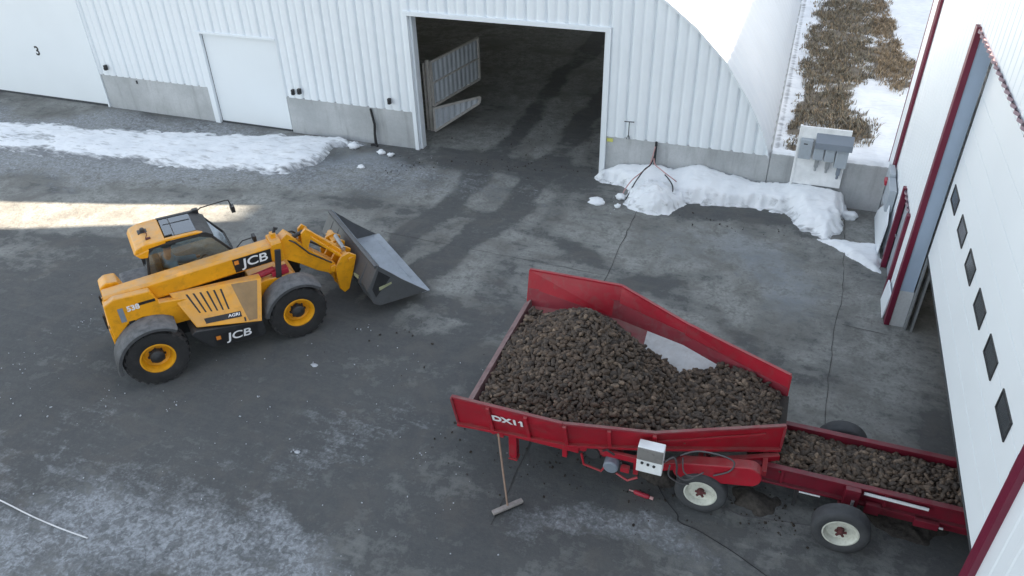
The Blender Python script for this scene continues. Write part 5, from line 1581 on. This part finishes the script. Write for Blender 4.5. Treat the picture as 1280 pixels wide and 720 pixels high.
# chain guard: rounded red cover above the wheel
def capsule(a, b, ra, rb, y0, y1, n=12):
    dx, dz = b[0] - a[0], b[1] - a[1]
    t = math.atan2(dz, dx)
    pts = [(a[0] + ra * math.cos(t + math.pi / 2 + math.pi * i / n), a[1] + ra * math.sin(t + math.pi / 2 + math.pi * i / n)) for i in range(n + 1)]
    pts += [(b[0] + rb * math.cos(t - math.pi / 2 + math.pi * i / n), b[1] + rb * math.sin(t - math.pi / 2 + math.pi * i / n)) for i in range(n + 1)]
    return pts
cg = MB().prism(capsule((-0.50, 0.80), (0.47, 1.02), 0.19, 0.20, 0, 0), 9.00, 9.20, 'xz')
hp(cg.build('chain_guard', M['red'], hop, bevel=0.02, seg=3))
# drive motor and gear
mt = MB()
mt.lathe([(8.62, .10), (8.64, .125), (8.92, .125), (8.95, .08), (9.05, .06)], (-1.64, 0, 0.88), 'y', 20)
hp(mt.build('motor', M['grey_dark'], hop, bevel=0.006))
mt = MB()
mt.bb(-2.12, -1.84, 8.78, 9.0, 0.86, 1.12)
mt.lathe([(8.70, .11), (8.78, .13)], (-1.96, 0, 1.02), 'y', 14)
mt.bb(-1.50, -1.26, 8.8, 9.0, 0.78, 1.0)
mt.tube([(-1.8, 8.75, 1.1), (-1.72, 8.68, 1.22), (-1.6, 8.70, 1.12)], .02, 6)
mt.tube([(-1.5, 8.75, .95), (-1.42, 8.68, .80), (-1.3, 8.72, .86)], .02, 6)
hp(mt.build('gearbox', M['dark_metal'], hop, bevel=0.01))
mt = MB()
mt.tube([(-2.15, 8.72, .95), (-2.1, 8.70, .74), (-1.8, 8.70, .68), (-1.75, 8.72, .78)], .022, 6)
mt.tube([(-1.55, 8.70, .72), (-1.35, 8.66, .66), (-1.2, 8.7, .74)], .022, 6)
mt.bb(-1.48, -1.34, 8.66, 8.74, .82, .92)
hp(mt.build('drive_bracket', M['red'], hop))
# control box
cbx = MB().bb(-1.23, -0.82, 8.62, 8.80, 0.98, 1.52)
cbo = hp(cbx.build('control_box', M['white_box'], hop, bevel=0.012))
MB().bb(-1.225, -0.825, 8.600, 8.619, 1.26, 1.51).build('box_window', M['smoky'], cbo, bevel=0.004)
bt = MB()
for k in range(3):
    bt.lathe([(8.598, .02), (8.618, .025)], (-1.14 + .095 * k, 0, 1.19 - .012 * k), 'y', 12)
bt.build('button', M['black_plastic'], cbo)
# cables looped around the guard
def loopcable(pts, r, parent, name='cable', mat=None):
    P = [Vector(p) for p in pts]
    out = []
    for i in range(len(P) - 1):
        p0, p1, p2, p3 = P[max(i - 1, 0)], P[i], P[i + 1], P[min(i + 2, len(P) - 1)]
        for k in range(6):
            t = k / 6
            out.append(0.5 * ((2 * p1) + (p2 - p0) * t + (2 * p0 - 5 * p1 + 4 * p2 - p3) * t * t + (3 * p1 - p0 - 3 * p2 + p3) * t ** 3))
    out.append(P[-1])
    return hp(MB().tube(out, r, 6).build(name, mat or M['dark_metal'], parent, smooth=True))
M['cable_grey'] = worn('grey_cable', (0.10, 0.095, 0.10), 0.6)
loopcable([(-0.82, 8.72, 1.2), (-0.68, 8.78, 1.3), (-0.62, 8.85, 1.05), (-0.60, 8.90, .80), (-0.45, 8.92, .72), (-0.30, 8.98, .80)], .016, hop, mat=M['cable_grey'])
loopcable([(-0.60, 8.9, 1.25), (-0.35, 8.95, 1.38), (0.0, 8.98, 1.38), (0.22, 9.0, 1.28), (0.18, 8.98, 1.08), (-0.05, 8.96, .92)], .014, hop, mat=M['cable_grey'])
loopcable([(-0.72, 8.74, 1.15), (-0.72, 8.80, .85), (-0.55, 8.88, .66), (-0.40, 8.95, .60)], .014, hop, mat=M['cable_grey'])
loopcable([(-0.55, 8.92, 1.2), (-0.5, 8.86, .95), (-0.35, 8.88, .88), (-0.2, 8.92, .98)], .012, hop, mat=M['cable_grey'])

# ------------------------------------------------------------------ conveyor
CO = (2.0, 10.05, 0.0)
cv = empty('belt_conveyor', 'long maroon belt conveyor on rubber wheels carrying potatoes under the raised door', 'conveyor', CO)
def cp(o):
    o.location = (-CO[0], -CO[1], 0)
    return o
Yn, Yf = 9.55, 10.56
X0, X1 = 0.42, 9.5
for y, s in ((Yn, -1), (Yf, 1)):
    r = MB()
    r.bar((X0, y, 0.70), (X1, y, 0.70), 0.035, 0.34)
    r.bar((X0, y + s * .03, 0.875), (X1, y + s * .03, 0.875), 0.10, 0.03)
    r.bar((X0, y + s * .04, 0.54), (X1, y + s * .04, 0.54), 0.09, 0.04)
    for x in np.arange(1.0, 9, 1.55):
        r.bar((x, y + s * .03, 0.56), (x, y + s * .03, 0.87), 0.05, 0.05, up=(1, 0, 0))
    cp(r.build('side_rail', M['maroon'], cv, bevel=0.004))
b_ = MB().bb(X0, X1, Yn + .02, Yf - .02, 0.66, 0.68)
b_.bb(X0, X1, Yn + .03, Yf - .03, 0.46, 0.475)
cp(b_.build('belt', M['belt'], cv))
fr = MB()
for y in (Yn + .05, Yf - .05):
    fr.bar((2.4, y, 0.36), (X1, y, 0.36), 0.06, 0.10)
    for x in (2.5, 3.6, 4.7, 5.8):
        fr.bar((x, y, 0.36), (x + .12, y, 0.55), 0.05, 0.05, up=(1, 0, 0))
    fr.bar((1.98, y, 0.40), (1.98, y, 0.58), 0.10, 0.10, up=(1, 0, 0))
fr.bb(1.94, 2.16, 9.38, 9.52, 0.40, 0.88)
fr.bb(2.28, 2.50, 9.42, 9.5, 0.42, 0.62)
fr.bar((1.95, 8.95, .44), (1.95, 10.9, .44), 0.09, 0.09)
fr.bar((1.0, Yn + .1, .50), (1.0, Yf - .1, .50), .06, .06)
cp(fr.build('undercarriage', M['maroon'], cv, bevel=0.005))
MB().tube([(2.08, 9.37, .40), (2.08, 9.37, .68)], .025, 8).build('height_pin', M['galv'], cv).location = (-CO[0], -CO[1], 0)
st_ = MB()
st_.bar((1.28, 9.62, 0.0), (1.28, 9.62, .5), .05, .05, up=(1, 0, 0))
cp(st_.build('prop_leg', M['dark_metal'], cv))
tl = MB().bar((2.22, 9.475, 0.79), (3.15, 9.475, 0.765), 0.03, 0.05)
cp(tl.build('tube_lamp', M['lamp_white'], cv, bevel=0.006))
tl = MB().bar((3.25, 9.44, 0.47), (3.42, 9.44, 0.465), 0.02, 0.03)
tl.bar((1.30, 9.46, 0.50), (1.62, 9.46, 0.50), 0.015, 0.02)
cp(tl.build('reflector', M['lamp_white'], cv))
bx = MB().bb(3.0, 3.35, 9.40, 9.50, 0.42, 0.56)
cp(bx.build('bearing_box', M['maroon'], cv, bevel=0.01))
for s, y in ((-1, 8.98), (1, 10.92)):
    cp(wheel(cv, (1.95, y, 0.44 if s < 0 else 0.42), 0.44 if s < 0 else 0.42, 0.27, 0.268, s, (M['tyre_old'], M['white_rim'], M['rust']), lugs=False, star=True))

# ------------------------------------------------------------------ potatoes
def potato_mat():
    m, nt, b = new_mat('potato_skin')
    at = N(nt, 'ShaderNodeVertexColor', layer_name='mask')
    oc = objc(nt)
    geo = N(nt, 'ShaderNodeNewGeometry')
    n1 = noise(nt, 22, 6, 0.65, geo.outputs['Position'])
    n2 = noise(nt, 60, 4, 0.6, geo.outputs['Position'])
    c = mixc(nt, ramp(nt, n1.outputs[0], 0.35, 0.72).outputs[0], at.outputs[0], (0.042, 0.032, 0.025))
    c = mixc(nt, mathn(nt, 'MULTIPLY', ramp(nt, n2.outputs[0], 0.62, 0.8).outputs[0], 0.4), c, (0.22, 0.165, 0.125))
    nt.links.new(c, b.inputs['Base Color'])
    b.inputs['Roughness'].default_value = 0.75
    nt.links.new(bump(nt, n2.outputs[0], 0.3, 0.01), b.inputs['Normal'])
    return m
M['potato'] = potato_mat()
M['soil'] = worn('loose_soil', (0.06, 0.052, 0.045), 0.95, var=0.4, scale=20, bmp=0.6, bscale=40)
def potato_shape(seed):
    rd = random.Random(seed)
    bm = bmesh.new()
    bmesh.ops.create_icosphere(bm, subdivisions=2, radius=1)
    a, b, c = rd.uniform(.060, .096), rd.uniform(.032, .043), rd.uniform(.030, .039)
    if rd.random() < .22: a = b * 1.3
    bend = rd.uniform(-.25, .25)
    o = rd.uniform(0, 90)
    for v in bm.verts:
        p = v.co
        k = 1 + 0.28 * (float(fbm(np.array([p.x * 1.1 + o]), np.array([p.y * 1.3 + p.z + o]), 1, 2, 71)[0]) - .5)
        tap = 1 + .12 * rd.uniform(-.2, .2) + .12 * p.x * (1 if seed % 2 else -1)
        v.co = Vector((p.x * a * k, p.y * b * k * tap + bend * a * p.x * p.x * .5, p.z * c * k * tap))
    vs = np.array([v.co[:] for v in bm.verts])
    fs = np.array([[v.index for v in f.verts] for f in bm.faces])
    bm.free()
    return vs, fs
SHAPES = [potato_shape(i) for i in range(14)]
def tint():
    r = random.random()
    base = np.array((0.108, 0.072, 0.047)) if r < .55 else (np.array((0.062, 0.045, 0.033)) if r < .85 else np.array((0.19, 0.135, 0.092)))
    return base * random.uniform(.6, 1.4)
# heap surface
PK = (-2.72, 11.15, 2.02)
def heap(X, Y):
    dx, dy = X - PK[0], Y - PK[1]
    r = np.hypot(dx, dy) + 1e-6
    a = np.arctan2(dy, dx)
    # slope by direction: towards exit .34, towards camera .36, left .52, far side .75
    deg = np.degrees(a)
    s = np.interp(deg, [-180, -150, -90, -45, 0, 25, 60, 110, 150, 180], [.66, .56, .38, .35, .66, 1.05, 1.1, .90, .72, .66])
    h = PK[2] - s * np.sqrt(r * r + .10) + .11
    ye = np.interp(X, [-4.3, -1.7, -1.0, -.3, .6], [12.0, 11.18, 10.92, 11.40, 11.20])
    pl = 1.24 + .07 * (fbm(X, Y, 1.1, 3, 81) - .5) - .02 * sstep(-.5, .7, X) - np.clip(Y - ye + .10, 0, 5) * .9
    h = np.maximum(h, np.where(X > -4.1, pl, 0))
    return h + .10 * (fbm(X, Y, 1.7, 4, 82) - .5)
def y_lo(X):
    return np.interp(X, [s[0] for s in SEG], [s[3] for s in SEG])
pts = []
sp = 0.068
for j, y in enumerate(np.arange(8.7, 12.3, sp * .86)):
    for x in np.arange(-4.16, 0.80, sp):
        xx, yy = x + (sp / 2 if j % 2 else 0) + random.uniform(-.02, .02), y + random.uniform(-.02, .02)
        lo = float(y_lo(xx)) + .07
        if yy < lo or yy > 2 * YC - lo: continue
        h = float(heap(np.array(xx), np.array(yy)))
        # floor of the trough under this spot
        ed = min(yy - lo, 2 * YC - lo - yy)
        fz = 1.0 + .20 * max(0, 1 - ed / .5)
        if h < fz + .02: continue
        pts.append((xx, yy, h + random.uniform(-.03, .025), 'heap'))
        if random.random() < .30: pts.append((xx + .03, yy + .02, h + .045, 'heap'))
sp = 0.066
for j, x in enumerate(np.arange(0.50, 5.6, sp * .86)):
    for y in np.arange(Yn + .05, Yf - .03, sp):
        xx, yy = x + random.uniform(-.02, .02), y + (sp / 2 if j % 2 else 0) + random.uniform(-.02, .02)
        t = (yy - (Yn + Yf) / 2) / .5
        z = 0.725 + .10 * (1 - t * t) + .05 * (float(vnoise(np.array(xx * 1.6), np.array(yy * 2.0))) - .5)
        pts.append((xx, min(yy, Yf - .05), z + random.uniform(-.015, .02), 'belt'))
        if random.random() < .3: pts.append((xx + .02, min(yy, Yf - .06), z + .035, 'belt'))
CAMP = Vector((0, 0, 10.4))
# what the near side panel or the door hides is not among the largest seen
def hidden(p):
    x, y, z, k = p
    if k == 'heap':
        t = (y - 8.45) / y
        zz = z + (10.4 - z) * ((y - float(np.interp(x, [s[0] for s in SEG], [s[1] for s in SEG]))) / y)
        return zz < float(np.interp(x, [s[0] for s in SEG], [s[2] for s in SEG])) + .08
    return x > 3.4
order = sorted(range(len(pts)), key=lambda i: (hidden(pts[i]), (Vector(pts[i][:3]) - CAMP).length))
NIND = 300
ind = order[:NIND]
rest = order[NIND:]
def rand_rot():
    m = Matrix.Rotation(random.uniform(0, 6.28), 3, 'Z') @ Matrix.Rotation(random.gauss(0, .35), 3, 'Y') @ Matrix.Rotation(random.uniform(0, 6.28), 3, 'X')
    return m
def mesh_from(name, vs, fs, col, mat):
    me = bpy.data.meshes.new(name)
    me.vertices.add(len(vs))
    me.vertices.foreach_set('co', np.asarray(vs, np.float32).ravel())
    me.loops.add(len(fs) * 3)
    me.loops.foreach_set('vertex_index', np.asarray(fs, np.int32).ravel())
    me.polygons.add(len(fs))
    me.polygons.foreach_set('loop_start', np.arange(0, len(fs) * 3, 3, dtype=np.int32))
    me.polygons.foreach_set('loop_total', np.full(len(fs), 3, np.int32))
    me.polygons.foreach_set('use_smooth', np.ones(len(fs), bool))
    for m in (mat if isinstance(mat, list) else [mat]): me.materials.append(m)
    me.update(calc_edges=True)
    a = me.color_attributes.new('mask', 'FLOAT_COLOR', 'POINT')
    a.data.foreach_set('color', np.asarray(col, np.float32).ravel())
    return me
variants = []
for i, (vs, fs) in enumerate(SHAPES):
    for k in range(3):
        t = tint()
        variants.append(mesh_from('potato', vs, fs, np.tile([*t, 1], (len(vs), 1)), M['potato']))
proto = None
for i in ind:
    x, y, z, k = pts[i]
    if proto is None:
        o = proto = bpy.data.objects.new('potato', random.choice(variants))
    else:
        o = proto.copy()
        o.data = random.choice(variants)
    COL.objects.link(o)
    s = random.uniform(.75, 1.25)
    o.matrix_world = Matrix.Translation((x, y, z)) @ (rand_rot() * s).to_4x4()
    if k == 'heap':
        tag(o, 'brown potato near the front of the heap in the red hopper', 'potato', 'potatoes at the front of the hopper heap')
    else:
        tag(o, 'brown potato riding on the maroon belt conveyor', 'potato', 'potatoes on the conveyor belt')
AV, AF, AC = [], [], []
nv = 0
for i in rest:
    x, y, z, k = pts[i]
    vs, fs = random.choice(SHAPES)
    R3 = np.array(rand_rot()) * random.uniform(.75, 1.25)
    AV.append(vs @ R3.T + np.array([x, y, z]))
    AF.append(fs + nv)
    AC.append(np.tile([*tint(), 1], (len(vs), 1)))
    nv += len(vs)
# dark body of the heap under the top layer
hx, hy = np.arange(-4.16, 0.95, .06), np.arange(8.66, 12.2, .06)
GX, GY = np.meshgrid(hx, hy)
lo = y_lo(GX) + .03
ed = np.minimum(GY - lo, 2 * YC - lo - GY)
fz = 0.99 + .20 * np.clip(1 - ed / .5, 0, 1)
GZ = np.maximum(heap(GX, GY) - .045, fz - .06)
ok = (ed > 0) & (heap(GX, GY) > fz + .0)
idx = np.arange(GX.size).reshape(GX.shape)
tri = []
for r in range(len(hy) - 1):
    for c in range(len(hx) - 1):
        if ok[r, c] and ok[r, c + 1] and ok[r + 1, c] and ok[r + 1, c + 1]:
            a, b, d, e = idx[r, c], idx[r, c + 1], idx[r + 1, c + 1], idx[r + 1, c]
            tri += [(a, b, d), (a, d, e)]
AV.append(np.stack([GX.ravel(), GY.ravel(), GZ.ravel()], -1))
AF.append(np.array(tri) + nv)
AC.append(np.tile([.02, .017, .015, 1], (GX.size, 1)))
me = mesh_from('potato_heap', np.concatenate(AV), np.concatenate(AF), np.concatenate(AC), M['potato'])
o = bpy.data.objects.new('potato_heap', me)
COL.objects.link(o)
tag(o, 'mass of brown potatoes filling the red hopper and running along the conveyor belt', 'potatoes', None, 'stuff')
# soil fallen under the machine
def soil_heap(cx, cy, rx, ry, h, label, seed):
    poly = [(cx + rx * (1 + .25 * math.sin(3 * t + seed)) * math.cos(t), cy + ry * (1 + .25 * math.cos(2 * t + seed)) * math.sin(t)) for t in np.linspace(0, 2 * math.pi, 16)[:-1]]
    def hf(X, Y, s_):
        return h * np.clip(1 - np.hypot((X - cx) / rx, (Y - cy) / ry), 0, 1) * (.6 + .8 * fbm(X, Y, 3, 3, seed)) + .07 * (fbm(X, Y, 9, 3, seed + 1) - .35)
    o = snow_mass('soil_heap', poly, hf, 0.03, M['soil'], label, 'thing', edge=0.08, rag=0.16, seed=seed, cat='soil heap')
    tag(o, None, None, 'heaps of soil under the machine')
soil_heap(-0.95, 9.55, .40, .25, .13, 'dark soil heap under the white control box, left of the hopper wheel', 91)
soil_heap(0.60, 9.48, .38, .30, .16, 'dark soil heap on the concrete right of the hopper wheel', 95)
soil_heap(3.0, 10.0, .6, .4, .10, 'long dark soil heap below the conveyor near the raised door', 97)

# ------------------------------------------------------------------ small things on the yard
br = empty('push_broom', 'wooden push broom leaning against the hopper side with its head on the ground', 'broom', (-3.19, 7.98, 0))
d = Vector((0.37, 0.40, 0)).normalized()
hb = MB().bar(-d * .28 + Vector((0, 0, .075)), d * .28 + Vector((0, 0, .075)), .085, .05)
hbo = hb.build('head', M['broom_head'], br, bevel=0.008)
bb_ = MB()
for k in range(15):
    p = d * (-.25 + .5 * k / 14)
    bb_.box((p.x, p.y, .027), (.025, .06, .052), Matrix.Rotation(math.atan2(d.y, d.x), 3, 'Z'))
bb_.build('bristles', M['dark_metal'], hbo)
MB().tube([(0, 0.0, .08), (-.16, .24, .65), (-.31, .475, 1.22)], .017, 8).build('handle', M['handle_wood'], br)
def path_z(p): return float(yz(np.array([p[0]]), np.array([p[1]]))[0]) - .012
def ground_cable(name, pts, r, mat, label, cat='cable', group=None):
    P = [Vector((p[0], p[1], path_z(p) + r)) for p in pts]
    out = []
    for i in range(len(P) - 1):
        p0, p1, p2, p3 = P[max(i - 1, 0)], P[i], P[i + 1], P[min(i + 2, len(P) - 1)]
        for k in range(8):
            t = k / 8
            q = 0.5 * ((2 * p1) + (p2 - p0) * t + (2 * p0 - 5 * p1 + 4 * p2 - p3) * t * t + (3 * p1 - p0 - 3 * p2 + p3) * t ** 3)
            q.z = path_z(q) + r
            out.append(q)
    out.append(P[-1])
    tag(MB().tube(out, r, 6).build(name, mat, smooth=True), label, cat, group)
ground_cable('power_cable', [(-.95, 9.35), (-.75, 9.05), (-.50, 8.80), (-.44, 8.66), (-.1, 8.58), (.4, 8.38), (.8, 8.18), (1.3, 7.9), (1.8, 7.6)], .007, M['cable'], 'black power cable winding over the concrete in front of the hopper wheel', group='cables on the concrete')
ground_cable('power_cable', [(-.1, 9.3), (.15, 9.22), (.5, 9.12), (.9, 9.18), (1.4, 9.25), (1.8, 9.3)], .007, M['cable_grey'], 'thin grey cable lying between the hopper wheel and the conveyor wheel', group='cables on the concrete')
ground_cable('marker_rope', [(-11.9, 5.34), (-11.5, 5.32), (-10.7, 5.24), (-10.1, 5.21), (-9.5, 5.20)], .013, M['rope'], 'thin white rope lying across the frosty ground', 'rope')
gg = empty('hand_tool', 'small red tool lying on the dark ground below the control box', 'tool', (-1.12, 8.97, 0.02), R_(-8))
MB().lathe([(-.16, .02), (-.13, .042), (.10, .042), (.13, .02)], (0, 0, .035), 'x', 14).build('barrel', M['red_small'], gg, smooth=True)
tb = MB().lathe([(-.24, .012), (-.16, .014)], (0, 0, .035), 'x', 8)
tb.lathe([(.13, .03), (.19, .03)], (0, 0, .035), 'x', 10)
tb.build('cap', M['hose_pink'], gg)
lump('white_rag', (-8.3, 10.2, .005), (.08, .045, .012), M['crumb'], 'scrap of white rag on the dark ground before the bucket', 'rag', None, 21)
lump('white_rag', (-7.28, 7.96, .005), (.055, .03, .012), M['crumb'], 'scrap of white rag alone on the dark ground in the middle of the yard', 'rag', None, 22)

# ------------------------------------------------------------------ camera
cam = bpy.data.cameras.new('camera')
cam.sensor_width = 36
cam.lens = 967.09 / 1280 * 36
cam.clip_end = 3000
co = bpy.data.objects.new('camera', cam)
COL.objects.link(co)
Rv, Uv, Fv = Vector((0.94021652, 0.33994448, -0.02075183)), Vector((-0.17641742, 0.53824243, 0.82411891)), Vector((-0.29132419, 0.77118923, -0.56603656))
co.matrix_world = Matrix(((Rv[0], Uv[0], -Fv[0], 0), (Rv[1], Uv[1], -Fv[1], 0), (Rv[2], Uv[2], -Fv[2], 10.4), (0, 0, 0, 1)))
SC.camera = co

# ------------------------------------------------------------------ light
EL, AZ = 16.0, 21.5
sdir = Vector((math.cos(R_(AZ)) * math.cos(R_(EL)), math.sin(R_(AZ)) * math.cos(R_(EL)), math.sin(R_(EL))))
sun = bpy.data.lights.new('sun', 'SUN')
sun.energy = 5.0
sun.angle = R_(0.55)
sun.color = (1.0, 0.84, 0.66)
so = bpy.data.objects.new('sun', sun)
COL.objects.link(so)
so.rotation_euler = (-sdir).to_track_quat('-Z', 'Y').to_euler()
so.location = (30, 12, 20)
w = bpy.data.worlds.new('World')
SC.world = w
w.use_nodes = True
nt = w.node_tree
bg = nt.nodes['Background']
sky = nt.nodes.new('ShaderNodeTexSky')
sky.sky_type = 'NISHITA'
sky.sun_disc = False
sky.sun_elevation = R_(EL)
sky.sun_rotation = R_(90 - AZ)
sky.altitude = 300
sky.air_density = 1.0
sky.dust_density = 1.0
sky.ozone_density = 0.6
hs = nt.nodes.new('ShaderNodeHueSaturation')
hs.inputs['Saturation'].default_value = 0.46
nt.links.new(sky.outputs[0], hs.inputs['Color'])
nt.links.new(hs.outputs[0], bg.inputs[0])
bg.inputs[1].default_value = 0.05
SC.view_settings.view_transform = 'Standard'
SC.view_settings.look = 'None'
SC.view_settings.exposure = 3.32
SC.view_settings.gamma = 1.0
SC.cycles.max_bounces = 8
SC.cycles.use_denoising = True
